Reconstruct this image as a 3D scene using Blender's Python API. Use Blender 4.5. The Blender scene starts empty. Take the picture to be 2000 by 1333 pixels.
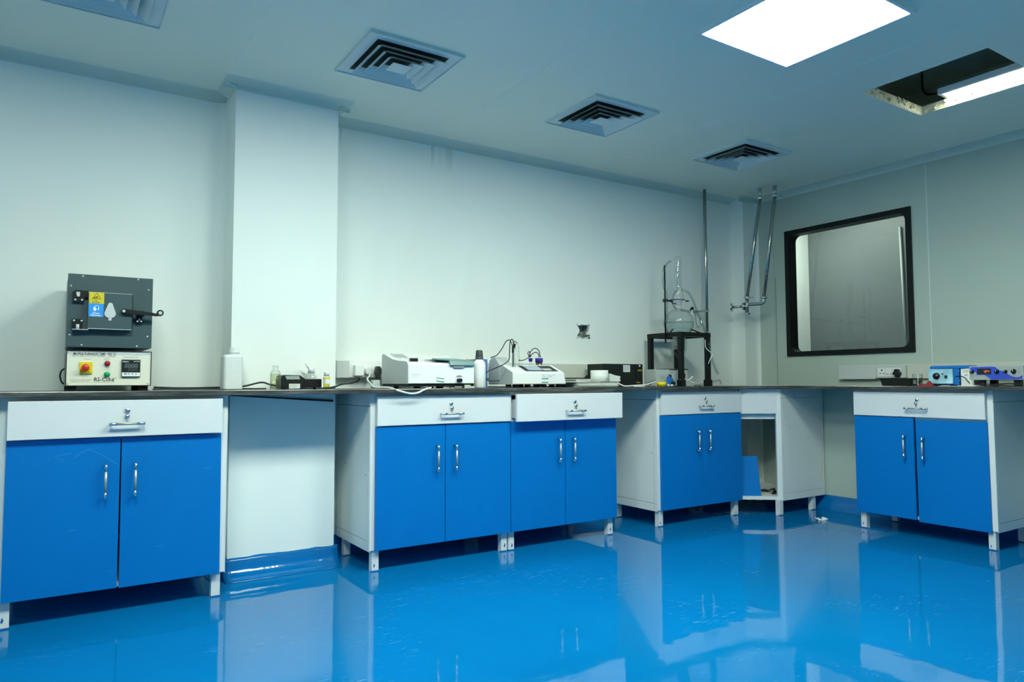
import bpy, bmesh, math, random
from mathutils import Vector, Matrix

random.seed(7)
sc = bpy.context.scene
COL = sc.collection
PI = math.pi

# ------------------------------------------------------------------ camera
CAM = Vector((0.0, 0.0, 0.9308))
YAW, PITCH, ROLL, FPX = math.radians(33.1325), math.radians(3.2960), math.radians(-0.1629), 1390.315
FWD = Vector((math.sin(YAW) * math.cos(PITCH), math.cos(YAW) * math.cos(PITCH), math.sin(PITCH)))
_r = Vector((math.cos(YAW), -math.sin(YAW), 0))
_u = _r.cross(FWD)
RIGHT = math.cos(ROLL) * _r + math.sin(ROLL) * _u
UP = -math.sin(ROLL) * _r + math.cos(ROLL) * _u
cam = bpy.data.cameras.new('camera')
cam.sensor_width = 36.0
cam.lens = FPX / 2000 * 36.0
cam.clip_start = 0.02
cam_o = bpy.data.objects.new('camera', cam)
COL.objects.link(cam_o)
cam_o.matrix_world = Matrix(((RIGHT.x, UP.x, -FWD.x, CAM.x), (RIGHT.y, UP.y, -FWD.y, CAM.y),
                             (RIGHT.z, UP.z, -FWD.z, CAM.z), (0, 0, 0, 1)))
sc.camera = cam_o

# ------------------------------------------------------------------ world, exposure
w = bpy.data.worlds.new('world')
sc.world = w
w.use_nodes = True
w.node_tree.nodes['Background'].inputs[0].default_value = (0.02, 0.03, 0.03, 1)
w.node_tree.nodes['Background'].inputs[1].default_value = 0.2
sc.view_settings.view_transform = 'Standard'
sc.view_settings.look = 'None'
sc.view_settings.exposure = 0.0
sc.view_settings.gamma = 1.0
sc.view_settings.use_curve_mapping = False
sc.cycles.use_denoising = True
sc.cycles.max_bounces = 12
sc.cycles.diffuse_bounces = 6
sc.cycles.transparent_max_bounces = 16
sc.cycles.caustics_reflective = False
sc.cycles.caustics_refractive = False
sc.cycles.sample_clamp_indirect = 6.0

LAMP = 44.5                       # radiance of the ceiling light panels
LAMP_COL = (0.895, 1.0, 0.85)


def at(px, py, **k):
    """the point on an axis-aligned plane (x=, y= or z=) seen at a photo pixel"""
    d = RIGHT * ((px - 1000) / FPX) - UP * ((py - 666.5) / FPX) + FWD
    ax, v = list(k.items())[0]
    i = 'xyz'.index(ax)
    return CAM + d * ((v - CAM[i]) / d[i])


# ------------------------------------------------------------------ materials
def mat(name, col, rough=0.5, metal=0.0, var=0.0, scale=12.0, bump=0.0, bscale=60.0, emit=None, strength=0.0,
        trans=0.0, ior=1.45, spec=0.5, coat=0.0, stretch=None):
    m = bpy.data.materials.new(name)
    m.use_nodes = True
    nt = m.node_tree
    b = nt.nodes['Principled BSDF']
    b.inputs['Base Color'].default_value = (*col, 1)
    b.inputs['Roughness'].default_value = rough
    b.inputs['Metallic'].default_value = metal
    b.inputs['IOR'].default_value = ior
    b.inputs['Specular IOR Level'].default_value = spec
    b.inputs['Transmission Weight'].default_value = trans
    b.inputs['Coat Weight'].default_value = coat
    if emit:
        b.inputs['Emission Color'].default_value = (*emit, 1)
        b.inputs['Emission Strength'].default_value = strength
    if var or bump:
        tc = nt.nodes.new('ShaderNodeTexCoord')
        mp = nt.nodes.new('ShaderNodeMapping')
        nt.links.new(tc.outputs['Object'], mp.inputs[0])
        if stretch:
            mp.inputs['Scale'].default_value = stretch
    if var:
        n = nt.nodes.new('ShaderNodeTexNoise')
        n.inputs['Scale'].default_value = scale
        n.inputs['Detail'].default_value = 5
        nt.links.new(mp.outputs[0], n.inputs['Vector'])
        r = nt.nodes.new('ShaderNodeValToRGB')
        r.color_ramp.elements[0].position = 0.3
        r.color_ramp.elements[1].position = 0.7
        r.color_ramp.elements[0].color = (*[c * (1 - var) for c in col], 1)
        r.color_ramp.elements[1].color = (*[min(1, c * (1 + var)) for c in col], 1)
        nt.links.new(n.outputs[0], r.inputs[0])
        nt.links.new(r.outputs[0], b.inputs['Base Color'])
    if bump:
        n2 = nt.nodes.new('ShaderNodeTexNoise')
        n2.inputs['Scale'].default_value = bscale
        n2.inputs['Detail'].default_value = 3
        nt.links.new(mp.outputs[0], n2.inputs['Vector'])
        bp = nt.nodes.new('ShaderNodeBump')
        bp.inputs['Strength'].default_value = bump
        bp.inputs['Distance'].default_value = 0.01
        nt.links.new(n2.outputs[0], bp.inputs['Height'])
        nt.links.new(bp.outputs[0], b.inputs['Normal'])
    return m


def clear_mat(name, tint=(0.95, 0.98, 0.97), base=0.03, edge=1.0):
    """thin clear pane: light passes straight, reflection grows to grazing"""
    m = bpy.data.materials.new(name)
    m.use_nodes = True
    nt = m.node_tree
    nt.nodes.clear()
    out = nt.nodes.new('ShaderNodeOutputMaterial')
    mix = nt.nodes.new('ShaderNodeMixShader')
    tr = nt.nodes.new('ShaderNodeBsdfTransparent')
    gl = nt.nodes.new('ShaderNodeBsdfGlossy')
    lw = nt.nodes.new('ShaderNodeLayerWeight')
    lw.inputs[0].default_value = 0.5
    fr = nt.nodes.new('ShaderNodeMath')
    fr.operation = 'POWER'
    fr.inputs[1].default_value = 3.5
    nt.links.new(lw.outputs['Facing'], fr.inputs[0])
    mu = nt.nodes.new('ShaderNodeMath')
    mu.operation = 'MULTIPLY_ADD'
    mu.inputs[1].default_value = edge
    mu.inputs[2].default_value = base
    mu.use_clamp = True
    rim = nt.nodes.new('ShaderNodeMath')       # dark refraction outline put into the tint at grazing view
    rim.operation = 'POWER'
    rim.inputs[1].default_value = 5.0
    nt.links.new(lw.outputs['Facing'], rim.inputs[0])
    tc = nt.nodes.new('ShaderNodeMix')
    tc.data_type = 'RGBA'
    nt.links.new(rim.outputs[0], tc.inputs[0])
    tc.inputs[6].default_value = (*tint, 1)
    tc.inputs[7].default_value = (tint[0] * .38, tint[1] * .45, tint[2] * .45, 1)
    nt.links.new(tc.outputs[2], tr.inputs[0])
    gl.inputs['Roughness'].default_value = 0.02
    nt.links.new(fr.outputs[0], mu.inputs[0])
    nt.links.new(mu.outputs[0], mix.inputs[0])
    nt.links.new(tr.outputs[0], mix.inputs[1])
    nt.links.new(gl.outputs[0], mix.inputs[2])
    nt.links.new(mix.outputs[0], out.inputs[0])
    return m


def floor_mat():
    m = mat('blue epoxy', (0.002, 0.15, 0.52), rough=0.05, spec=0.5)
    nt = m.node_tree
    b = nt.nodes['Principled BSDF']
    tc = nt.nodes.new('ShaderNodeTexCoord')

    def noise(scale, detail, mapping=None, dist=0.0):
        n = nt.nodes.new('ShaderNodeTexNoise')
        n.inputs['Scale'].default_value = scale
        n.inputs['Detail'].default_value = detail
        n.inputs['Distortion'].default_value = dist
        if mapping:
            mp = nt.nodes.new('ShaderNodeMapping')
            mp.inputs['Scale'].default_value = mapping[0]
            mp.inputs['Rotation'].default_value = (0, 0, mapping[1])
            nt.links.new(tc.outputs['Object'], mp.inputs[0])
            nt.links.new(mp.outputs[0], n.inputs['Vector'])
        else:
            nt.links.new(tc.outputs['Object'], n.inputs['Vector'])
        return n

    def ramp(src, a, b_, ca=0.0, cb=1.0):
        r = nt.nodes.new('ShaderNodeMapRange')
        r.inputs[1].default_value, r.inputs[2].default_value = a, b_
        r.inputs[3].default_value, r.inputs[4].default_value = ca, cb
        nt.links.new(src, r.inputs[0])
        return r.outputs[0]

    def mixc(fac, a, bcol):
        x = nt.nodes.new('ShaderNodeMix')
        x.data_type = 'RGBA'
        nt.links.new(fac, x.inputs[0])
        if isinstance(a, tuple):
            x.inputs[6].default_value = (*a, 1)
        else:
            nt.links.new(a, x.inputs[6])
        x.inputs[7].default_value = (*bcol, 1)
        return x.outputs[2]

    broad = noise(0.9, 3)
    base = mixc(ramp(broad.outputs[0], 0.35, 0.65), (0.001, 0.145, 0.40), (0.001, 0.17, 0.45))
    # dry scuffs dragged along the floor
    s1 = noise(17, 7, ((1.0, 7.0, 1.0), 0.55), 0.6)
    s2 = noise(1.6, 3)
    mul = nt.nodes.new('ShaderNodeMath')
    mul.operation = 'MULTIPLY'
    nt.links.new(ramp(s1.outputs[0], 0.62, 0.68), mul.inputs[0])
    nt.links.new(ramp(s2.outputs[0], 0.48, 0.62, 0.0, 0.42), mul.inputs[1])
    base2 = mixc(mul.outputs[0], base, (0.16, 0.42, 0.72))
    nt.links.new(base2, b.inputs['Base Color'])
    nt.links.new(ramp(noise(5, 4).outputs[0], 0.3, 0.7, 0.02, 0.055), b.inputs['Roughness'])
    bp = nt.nodes.new('ShaderNodeBump')
    bp.inputs['Strength'].default_value = 0.035
    bp.inputs['Distance'].default_value = 0.02
    nt.links.new(noise(7, 2, None, 0.3).outputs[0], bp.inputs['Height'])
    nt.links.new(bp.outputs[0], b.inputs['Normal'])
    return m


def wall_mat(name, col):
    """painted wall: faint mottling, brown seepage drips in a few places below the cornice"""
    m = mat(name, col, rough=0.55, spec=0.3, var=0.025, scale=1.3, bump=0.04, bscale=40)
    nt = m.node_tree
    b = nt.nodes['Principled BSDF']
    tc = nt.nodes.new('ShaderNodeTexCoord')
    mp = nt.nodes.new('ShaderNodeMapping')
    mp.inputs['Scale'].default_value = (28, 28, 1.2)
    n = nt.nodes.new('ShaderNodeTexNoise')
    n.inputs['Scale'].default_value = 1.0
    n.inputs['Detail'].default_value = 2
    nt.links.new(tc.outputs['Object'], mp.inputs[0])
    nt.links.new(mp.outputs[0], n.inputs['Vector'])
    sep = nt.nodes.new('ShaderNodeSeparateXYZ')
    nt.links.new(tc.outputs['Object'], sep.inputs[0])

    def rng(src, a, b_, c=0.0, d=1.0):
        r = nt.nodes.new('ShaderNodeMapRange')
        for i, v in enumerate((a, b_, c, d)):
            r.inputs[i + 1].default_value = v
        nt.links.new(src, r.inputs[0])
        return r.outputs[0]

    def mul(a, c):
        x = nt.nodes.new('ShaderNodeMath')
        x.operation = 'MULTIPLY'
        nt.links.new(a, x.inputs[0])
        nt.links.new(c, x.inputs[1])
        return x.outputs[0]
    spots = None
    for x0 in (1.335, 1.935, 2.055):
        a = mul(rng(sep.outputs[0], x0 - 0.05, x0), rng(sep.outputs[0], x0 + 0.06, x0))
        if spots is None:
            spots = a
        else:
            s = nt.nodes.new('ShaderNodeMath')
            s.operation = 'ADD'
            nt.links.new(spots, s.inputs[0])
            nt.links.new(a, s.inputs[1])
            spots = s.outputs[0]
    f = mul(mul(rng(n.outputs[0], 0.5, 0.62), spots), rng(sep.outputs[2], 2.22, 2.36))
    f2 = nt.nodes.new('ShaderNodeMath')
    f2.operation = 'MULTIPLY'
    f2.inputs[1].default_value = 0.35
    nt.links.new(f, f2.inputs[0])
    x = nt.nodes.new('ShaderNodeMix')
    x.data_type = 'RGBA'
    src = b.inputs['Base Color'].links[0].from_socket
    nt.links.new(f2.outputs[0], x.inputs[0])
    nt.links.new(src, x.inputs[6])
    x.inputs[7].default_value = (0.22, 0.21, 0.16, 1)
    nt.links.new(x.outputs[2], b.inputs['Base Color'])
    return m


def granite_mat():
    m = mat('dark granite', (0.05, 0.05, 0.05), rough=0.22, spec=0.5)
    nt = m.node_tree
    b = nt.nodes['Principled BSDF']
    tc = nt.nodes.new('ShaderNodeTexCoord')
    mp = nt.nodes.new('ShaderNodeMapping')
    mp.inputs['Scale'].default_value = (5, 5, 60)
    n = nt.nodes.new('ShaderNodeTexNoise')
    n.inputs['Scale'].default_value = 1.0
    n.inputs['Detail'].default_value = 9
    n.inputs['Roughness'].default_value = 0.7
    r = nt.nodes.new('ShaderNodeValToRGB')
    e = r.color_ramp.elements
    e[0].position, e[0].color = 0.32, (0.02, 0.022, 0.021, 1)
    e[1].position, e[1].color = 0.72, (0.16, 0.165, 0.155, 1)
    k = e.new(0.5)
    k.color = (0.055, 0.058, 0.055, 1)
    nt.links.new(tc.outputs['Object'], mp.inputs[0])
    nt.links.new(mp.outputs[0], n.inputs['Vector'])
    nt.links.new(n.outputs[0], r.inputs[0])
    nt.links.new(r.outputs[0], b.inputs['Base Color'])
    return m


def door_blue_mat(name, scratch):
    m = mat(name, (0.001, 0.168, 0.52), rough=0.32, spec=0.25, var=0.03, scale=3)
    if scratch:
        nt = m.node_tree
        b = nt.nodes['Principled BSDF']
        tc = nt.nodes.new('ShaderNodeTexCoord')
        mp = nt.nodes.new('ShaderNodeMapping')
        mp.inputs['Rotation'].default_value = (0, 0.35, 0)
        mp.inputs['Scale'].default_value = (3, 1, 26)
        n = nt.nodes.new('ShaderNodeTexNoise')
        n.inputs['Scale'].default_value = 2.2
        n.inputs['Detail'].default_value = 4
        r = nt.nodes.new('ShaderNodeMapRange')
        r.inputs[1].default_value, r.inputs[2].default_value, r.inputs[4].default_value = 0.70, 0.74, 0.35
        x = nt.nodes.new('ShaderNodeMix')
        x.data_type = 'RGBA'
        nt.links.new(tc.outputs['Object'], mp.inputs[0])
        nt.links.new(mp.outputs[0], n.inputs['Vector'])
        nt.links.new(n.outputs[0], r.inputs[0])
        nt.links.new(r.outputs[0], x.inputs[0])
        nt.links.new(b.inputs['Base Color'].links[0].from_socket, x.inputs[6])
        x.inputs[7].default_value = (0.12, 0.4, 0.62, 1)
        nt.links.new(x.outputs[2], b.inputs['Base Color'])
    return m


M = {}
M['wall'] = wall_mat('white wall paint', (0.84, 0.89, 0.855))
M['panel_wall'] = mat('pale grey-green wall panel', (0.46, 0.54, 0.48), rough=0.4, spec=0.4, var=0.02, scale=1.0)
M['ceiling'] = mat('white ceiling panel', (0.85, 0.84, 0.71), rough=0.38, spec=0.45, var=0.015, scale=0.8)
M['cornice'] = mat('grey white cornice', (0.60, 0.68, 0.61), rough=0.4)
M['seal'] = mat('white sealant', (0.86, 0.88, 0.87), rough=0.5)
M['floor'] = floor_mat()
M['cove_blue'] = mat('blue epoxy coving', (0.001, 0.145, 0.43), rough=0.10, bump=0.2, bscale=12)
M['granite'] = granite_mat()
M['blue'] = door_blue_mat('blue laminate', False)
M['scratch'] = mat('pale scratch', (0.10, 0.36, 0.66), rough=0.6)
M['blue_scratched'] = door_blue_mat('scratched blue laminate', True)
M['steel_white'] = mat('white powder coat', (0.79, 0.83, 0.80), rough=0.4, var=0.02, scale=4)
M['drawer_white'] = mat('white drawer laminate', (0.72, 0.74, 0.74), rough=0.35, var=0.015, scale=3)
M['leg_white'] = mat('white leg paint', (0.74, 0.76, 0.74), rough=0.45, var=0.03, scale=20)
M['chrome'] = mat('chrome', (0.75, 0.77, 0.77), rough=0.15, metal=1.0)
M['groove_shade'] = mat('painted groove shade', (0.16, 0.18, 0.18), rough=0.8)  # dark colour stands in for the shade inside the panel grooves
M['satin'] = mat('satin grip', (0.55, 0.56, 0.50), rough=0.4, metal=0.6)
M['steel'] = mat('brushed steel', (0.50, 0.52, 0.50), rough=0.25, metal=1.0, var=0.1, scale=30, stretch=(1, 1, 0.05))
M['black'] = mat('black plastic', (0.006, 0.008, 0.009), rough=0.45, spec=0.35)
M['black_frame'] = mat('black window frame', (0.005, 0.008, 0.008), rough=0.4, spec=0.3)
M['black_metal'] = mat('black painted metal', (0.006, 0.009, 0.009), rough=0.45, spec=0.3, var=0.2, scale=25)
M['void'] = mat('dark void', (0.70, 0.70, 0.60), rough=0.9)
M['foam'] = mat('cut panel foam', (0.62, 0.58, 0.42), rough=0.9, var=0.35, scale=30, bump=0.6, bscale=60)
M['lamp'] = mat('lit diffuser', (0.9, 0.9, 0.9), emit=LAMP_COL, strength=LAMP)
M['lamp_frame'] = mat('white lamp frame', (0.80, 0.82, 0.82), rough=0.4)
M['vent'] = mat('white vent enamel', (0.70, 0.75, 0.72), rough=0.4)
M['duct_dark'] = mat('dark duct', (0.02, 0.023, 0.024), rough=0.8)
M['furnace_grey'] = mat('blue grey powder coat', (0.044, 0.082, 0.090), rough=0.45, var=0.03, scale=8)
M['furnace_side'] = mat('grey casing', (0.28, 0.31, 0.30), rough=0.5)
M['cream'] = mat('cream panel', (0.79, 0.79, 0.66), rough=0.4)
M['cream_rim'] = mat('grey bezel', (0.20, 0.23, 0.22), rough=0.4)
M['ink'] = mat('dark ink', (0.03, 0.03, 0.03), rough=0.6)
M['ink_grey'] = mat('grey ink', (0.30, 0.32, 0.32), rough=0.6)
M['ink_soft'] = mat('pale grey ink', (0.50, 0.52, 0.52), rough=0.6)
M['ink_white'] = mat('white ink', (0.85, 0.87, 0.87), rough=0.5)
M['ink_green'] = mat('green ink', (0.03, 0.24, 0.17), rough=0.6)
M['segment'] = mat('unlit segment', (0.32, 0.35, 0.33), rough=0.4)
M['segment_green'] = mat('unlit green segment', (0.10, 0.13, 0.05), rough=0.4)
M['yellow'] = mat('yellow plastic', (0.78, 0.62, 0.01), rough=0.35)
M['yellow_label'] = mat('yellow label', (0.70, 0.56, 0.02), rough=0.45)
M['sky_label'] = mat('sky blue label', (0.02, 0.30, 0.78), rough=0.45)
M['red'] = mat('red plastic', (0.62, 0.035, 0.015), rough=0.3)
M['dark_red'] = mat('red lamp lens', (0.36, 0.008, 0.03), rough=0.25)
M['green'] = mat('green lamp lens', (0.0, 0.36, 0.13), rough=0.25)
M['pale_metal'] = mat('pale zinc', (0.60, 0.64, 0.63), rough=0.4, metal=0.3)
M['white'] = mat('white plastic', (0.83, 0.84, 0.83), rough=0.35)
M['white_grey'] = mat('pale grey plastic', (0.57, 0.61, 0.60), rough=0.45)
M['beige'] = mat('beige trunking plastic', (0.60, 0.61, 0.55), rough=0.5)
M['hdpe'] = mat('milky plastic', (0.70, 0.76, 0.75), rough=0.45, trans=0.05)
M['glass'] = clear_mat('clear glass', tint=(0.965, 0.985, 0.98), base=0.05, edge=0.7)
M['pane'] = clear_mat('window pane', tint=(0.93, 0.95, 0.95), base=0.02, edge=0.6)
M['tubing'] = clear_mat('clear tubing', tint=(0.80, 0.85, 0.84), base=0.06, edge=0.8)
M['coil_white'] = mat('frosty glass coil', (0.85, 0.90, 0.89), rough=0.12, metal=0.6, coat=0.6)
M['water'] = clear_mat('water', tint=(0.93, 0.965, 0.96), base=0.02, edge=0.7)
M['pale_liquid'] = clear_mat('pale yellow liquid', tint=(0.92, 0.92, 0.76), base=0.02, edge=0.4)
M['yellow_liquid'] = clear_mat('yellow liquid', tint=(0.86, 0.80, 0.30), base=0.02, edge=0.4)
M['meter_black'] = mat('charcoal plastic', (0.010, 0.014, 0.014), rough=0.4, spec=0.35)
M['screen_grey'] = mat('grey display', (0.33, 0.38, 0.38), rough=0.2)
M['screen_dark'] = mat('dark display', (0.015, 0.018, 0.02), rough=0.15)
M['screen_blue'] = mat('pale blue display', (0.38, 0.48, 0.60), rough=0.2)
M['lid_teal'] = mat('grey teal lid', (0.13, 0.245, 0.24), rough=0.35)
M['slate'] = mat('slate plastic', (0.24, 0.27, 0.31), rough=0.45)
M['cap_dark'] = mat('charcoal cap', (0.045, 0.052, 0.052), rough=0.45)
M['book_blue'] = mat('dusty blue board', (0.10, 0.25, 0.47), rough=0.5)
M['orange'] = mat('orange plastic', (0.75, 0.20, 0.07), rough=0.4)
M['cap_violet'] = mat('violet blue cap', (0.045, 0.035, 0.38), rough=0.4)
M['amber'] = mat('amber glass', (0.09, 0.06, 0.025), rough=0.1, coat=0.5)
M['paper'] = mat('paper', (0.74, 0.76, 0.73), rough=0.8)
M['paper_grey'] = mat('greyed paper edges', (0.52, 0.55, 0.50), rough=0.8, var=0.25, scale=8, stretch=(1, 1, 60))
M['cable'] = mat('black cable', (0.012, 0.014, 0.015), rough=0.5)
M['cable_white'] = mat('white cable', (0.82, 0.84, 0.83), rough=0.4)
M['plaster'] = mat('torn plaster', (0.52, 0.53, 0.50), rough=0.9, var=0.3, scale=40)
M['wire_green'] = mat('green wire', (0.02, 0.11, 0.075), rough=0.5)
M['copper'] = mat('dull pink rubber', (0.13, 0.12, 0.115), rough=0.6)
M['grey_box'] = mat('light grey enamel', (0.46, 0.51, 0.49), rough=0.45)
M['box_blue'] = mat('bright blue enamel', (0.005, 0.16, 0.52), rough=0.35)
M['panel_sky'] = mat('pale sky panel print', (0.34, 0.62, 0.76), rough=0.4, var=0.3, scale=14)
M['royal'] = mat('royal blue print', (0.035, 0.085, 0.60), rough=0.35)
M['silver'] = mat('silver paint', (0.36, 0.40, 0.40), rough=0.4)
M['digit'] = mat('lit red digits', (0.3, 0.02, 0.01), emit=(1.0, 0.16, 0.05), strength=3.2)
M['cloth_red'] = mat('dark red cloth', (0.26, 0.015, 0.02), rough=0.85, var=0.25, scale=20)
M['tray'] = mat('black tray plastic', (0.010, 0.013, 0.013), rough=0.5)
M['clip_blue'] = mat('clip blue plastic', (0.02, 0.16, 0.50), rough=0.4)
M['paint_blue'] = mat('spilt blue paint', (0.004, 0.11, 0.36), rough=0.3)
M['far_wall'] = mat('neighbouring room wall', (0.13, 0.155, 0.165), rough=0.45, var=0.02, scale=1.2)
M['lamp_unseen'] = mat('unseen far lamp', (0.9, 0.9, 0.9), emit=LAMP_COL, strength=30.0)


# ------------------------------------------------------------------ mesh helpers
def spline(pts, n=8):
    P = [Vector(p) for p in pts]
    if len(P) < 3:
        return P
    out = []
    ext = [P[0] * 2 - P[1]] + P + [P[-1] * 2 - P[-2]]
    for i in range(1, len(ext) - 2):
        a, b, c, d = ext[i - 1], ext[i], ext[i + 1], ext[i + 2]
        for k in range(n):
            t = k / n
            out.append(0.5 * ((2 * b) + (c - a) * t + (2 * a - 5 * b + 4 * c - d) * t * t + (3 * b - a - 3 * c + d) * t ** 3))
    out.append(P[-1])
    return out


class MB:
    def __init__(self):
        self.v, self.f, self.m, self.s = [], [], [], []

    def add(self, vs, fs, m=0, s=False):
        o = len(self.v)
        self.v += [Vector(p) for p in vs]
        for f in fs:
            self.f.append([i + o for i in f])
            self.m.append(m)
            self.s.append(s)
        return self

    def box(self, x0, x1, y0, y1, z0, z1, m=0):
        vs = [(x, y, z) for z in (z0, z1) for y in (y0, y1) for x in (x0, x1)]
        return self.add(vs, [(0, 2, 3, 1), (4, 5, 7, 6), (0, 1, 5, 4), (2, 6, 7, 3), (0, 4, 6, 2), (1, 3, 7, 5)], m)

    def prism(self, poly, ax, a, b, m=0):
        def P(p, t):
            return {'x': (t, p[0], p[1]), 'y': (p[0], t, p[1]), 'z': (p[0], p[1], t)}[ax]
        n = len(poly)
        vs = [P(p, a) for p in poly] + [P(p, b) for p in poly]
        fs = [tuple(range(n)), tuple(range(2 * n - 1, n - 1, -1))] + [(i, (i + 1) % n, n + (i + 1) % n, n + i) for i in range(n)]
        return self.add(vs, fs, m)

    def tube(self, pts, r, n=10, m=0, caps=True, smooth=True):
        P = [Vector(p) for p in pts]
        R = r if isinstance(r, (list, tuple)) else [r] * len(P)
        t0 = (P[1] - P[0]).normalized()
        nrm = t0.orthogonal().normalized()
        vs, fs = [], []
        for i, p in enumerate(P):
            t = (P[min(i + 1, len(P) - 1)] - P[max(i - 1, 0)])
            if t.length < 1e-9:
                t = t0
            t.normalize()
            nrm = (nrm - t * nrm.dot(t))
            nrm = nrm.normalized() if nrm.length > 1e-6 else t.orthogonal().normalized()
            bn = t.cross(nrm)
            for k in range(n):
                a = 2 * PI * k / n
                vs.append(p + (nrm * math.cos(a) + bn * math.sin(a)) * R[i])
        for i in range(len(P) - 1):
            for k in range(n):
                fs.append((i * n + k, i * n + (k + 1) % n, (i + 1) * n + (k + 1) % n, (i + 1) * n + k))
        self.add(vs, fs, m, smooth)
        if caps:
            self.add(vs[:n], [tuple(range(n - 1, -1, -1))], m)
            self.add(vs[-n:], [tuple(range(n))], m)
        return self

    def cyl(self, p0, p1, r, r1=None, n=20, m=0):
        return self.tube([p0, p1], [r, r if r1 is None else r1], n, m)

    def lathe(self, prof, c=(0, 0, 0), n=28, m=0, ax='z', smooth=True):
        c = Vector(c)
        vs, fs = [], []
        for (r, z) in prof:
            for k in range(n):
                a = 2 * PI * k / n
                if ax == 'z':
                    p = (r * math.cos(a), r * math.sin(a), z)
                elif ax == 'y':
                    p = (r * math.cos(a), z, r * math.sin(a))
                else:
                    p = (z, r * math.cos(a), r * math.sin(a))
                vs.append(c + Vector(p))
        for i in range(len(prof) - 1):
            for k in range(n):
                fs.append((i * n + k, i * n + (k + 1) % n, (i + 1) * n + (k + 1) % n, (i + 1) * n + k))
        return self.add(vs, fs, m, smooth)

    def ball(self, c, r, m=0, n=16, sz=1.0):
        prof = [(max(1e-4, r * math.sin(PI * i / n)), -r * sz * math.cos(PI * i / n)) for i in range(n + 1)]
        return self.lathe(prof, c, n * 2, m)

    def ring(self, outer, inner, ax, a, b, m=0):
        """slab between an outer and an inner loop of equal count"""
        def P(p, t):
            return {'x': (t, p[0], p[1]), 'y': (p[0], t, p[1]), 'z': (p[0], p[1], t)}[ax]
        n = len(outer)
        vs = [P(p, a) for p in outer] + [P(p, a) for p in inner] + [P(p, b) for p in outer] + [P(p, b) for p in inner]
        fs = []
        for i in range(n):
            j = (i + 1) % n
            same = (Vector(outer[i]) - Vector(outer[j])).length < 1e-7
            if same:
                fs += [(i, n + j, n + i), (2 * n + i, 3 * n + i, 3 * n + j)]
            else:
                fs += [(i, j, n + j, n + i), (2 * n + i, 3 * n + i, 3 * n + j, 2 * n + j), (i, 2 * n + i, 2 * n + j, j)]
            fs.append((n + i, n + j, 3 * n + j, 3 * n + i))
        return self.add(vs, fs, m)

    def build(self, name, mats, parent=None, bev=0.0, seg=2, label=None):
        me = bpy.data.meshes.new(name)
        me.from_pydata([tuple(p) for p in self.v], [], self.f)
        if not isinstance(mats, (list, tuple)):
            mats = [mats]
        for x in mats:
            me.materials.append(M[x] if isinstance(x, str) else x)
        me.polygons.foreach_set('material_index', self.m)
        me.polygons.foreach_set('use_smooth', self.s)
        bm = bmesh.new()
        bm.from_mesh(me)
        bmesh.ops.remove_doubles(bm, verts=bm.verts, dist=1e-6)
        bmesh.ops.recalc_face_normals(bm, faces=bm.faces)
        bm.to_mesh(me)
        bm.free()
        me.update()
        o = bpy.data.objects.new(name, me)
        COL.objects.link(o)
        if parent is not None:
            o.parent = parent.o if isinstance(parent, Thing) else parent
        if bev:
            b = o.modifiers.new('bevel', 'BEVEL')
            b.width = bev
            b.segments = seg
            b.limit_method = 'ANGLE'
            b.angle_limit = math.radians(50)
        if label:
            o['label'] = label
        return o


def tag(o, label, cat, group=None):
    o['label'] = label
    o['category'] = cat
    if group:
        o['group'] = group
    return o


def struct(name, mb, mats, parent=None, bev=0.0):
    o = mb.build(name, mats, parent, bev)
    o['kind'] = 'structure'
    return o


class Thing:
    """an Empty at the thing's base; local x runs to the viewer's right, local y into the wall"""
    def __init__(self, name, label, cat, loc, rz=0.0, group=None):
        self.loc, self.rz = Vector(loc), rz
        self.o = bpy.data.objects.new(name, None)
        self.o.empty_display_size = 0.05
        COL.objects.link(self.o)
        self.o.location = loc
        self.o.rotation_euler = (0, 0, rz)
        tag(self.o, label, cat, group)
        self.inv = (Matrix.Translation(self.loc) @ Matrix.Rotation(rz, 4, 'Z')).inverted()

    def L(self, p):
        return self.inv @ Vector(p)

    def px(self, x, y, d=0.0):
        """local point at a photo pixel on the local plane y = d"""
        if abs(self.rz) < 0.01:
            return self.L(at(x, y, y=self.loc.y + d))
        return self.L(at(x, y, x=self.loc.x + d))


def lettering(name, s, parent, x0, x1, z0, z1, y, m, label=None, bold=0.0):
    """flat print on a local plane facing -y, fitted to a rectangle"""
    cu = bpy.data.curves.new(name, 'FONT')
    cu.body = s
    cu.resolution_u = 2
    cu.offset = bold
    tmp = bpy.data.objects.new(name, cu)
    me = bpy.data.meshes.new_from_object(tmp)
    bpy.data.objects.remove(tmp)
    me.name = name
    xs = [v.co.x for v in me.vertices]
    ys = [v.co.y for v in me.vertices]
    ax, bx, ay, by = min(xs), max(xs), min(ys), max(ys)
    for v in me.vertices:
        v.co = Vector((x0 + (v.co.x - ax) / (bx - ax) * (x1 - x0), y, z0 + (v.co.y - ay) / max(1e-6, by - ay) * (z1 - z0)))
    me.materials.clear()
    me.materials.append(M[m])
    o = bpy.data.objects.new(name, me)
    COL.objects.link(o)
    o.parent = parent.o if isinstance(parent, Thing) else parent
    if label:
        o['label'] = label
    return o


def print_px(name, s, T, parent, x0, y0, x1, y1, d, m, bold=0.0):
    a, b = T.px(x0, y1, d), T.px(x1, y0, d)
    return lettering(name, s, parent, a.x, b.x, a.z, b.z, d, m, bold=bold)


def rrect(x0, x1, z0, z1, r, k=5):
    pts = []
    for cx, cz, a0 in ((x1 - r, z1 - r, 0), (x0 + r, z1 - r, 90), (x0 + r, z0 + r, 180), (x1 - r, z0 + r, 270)):
        for i in range(k + 1):
            a = math.radians(a0 + 90 * i / k)
            pts.append((cx + r * math.cos(a), cz + r * math.sin(a)))
    return pts


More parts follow.
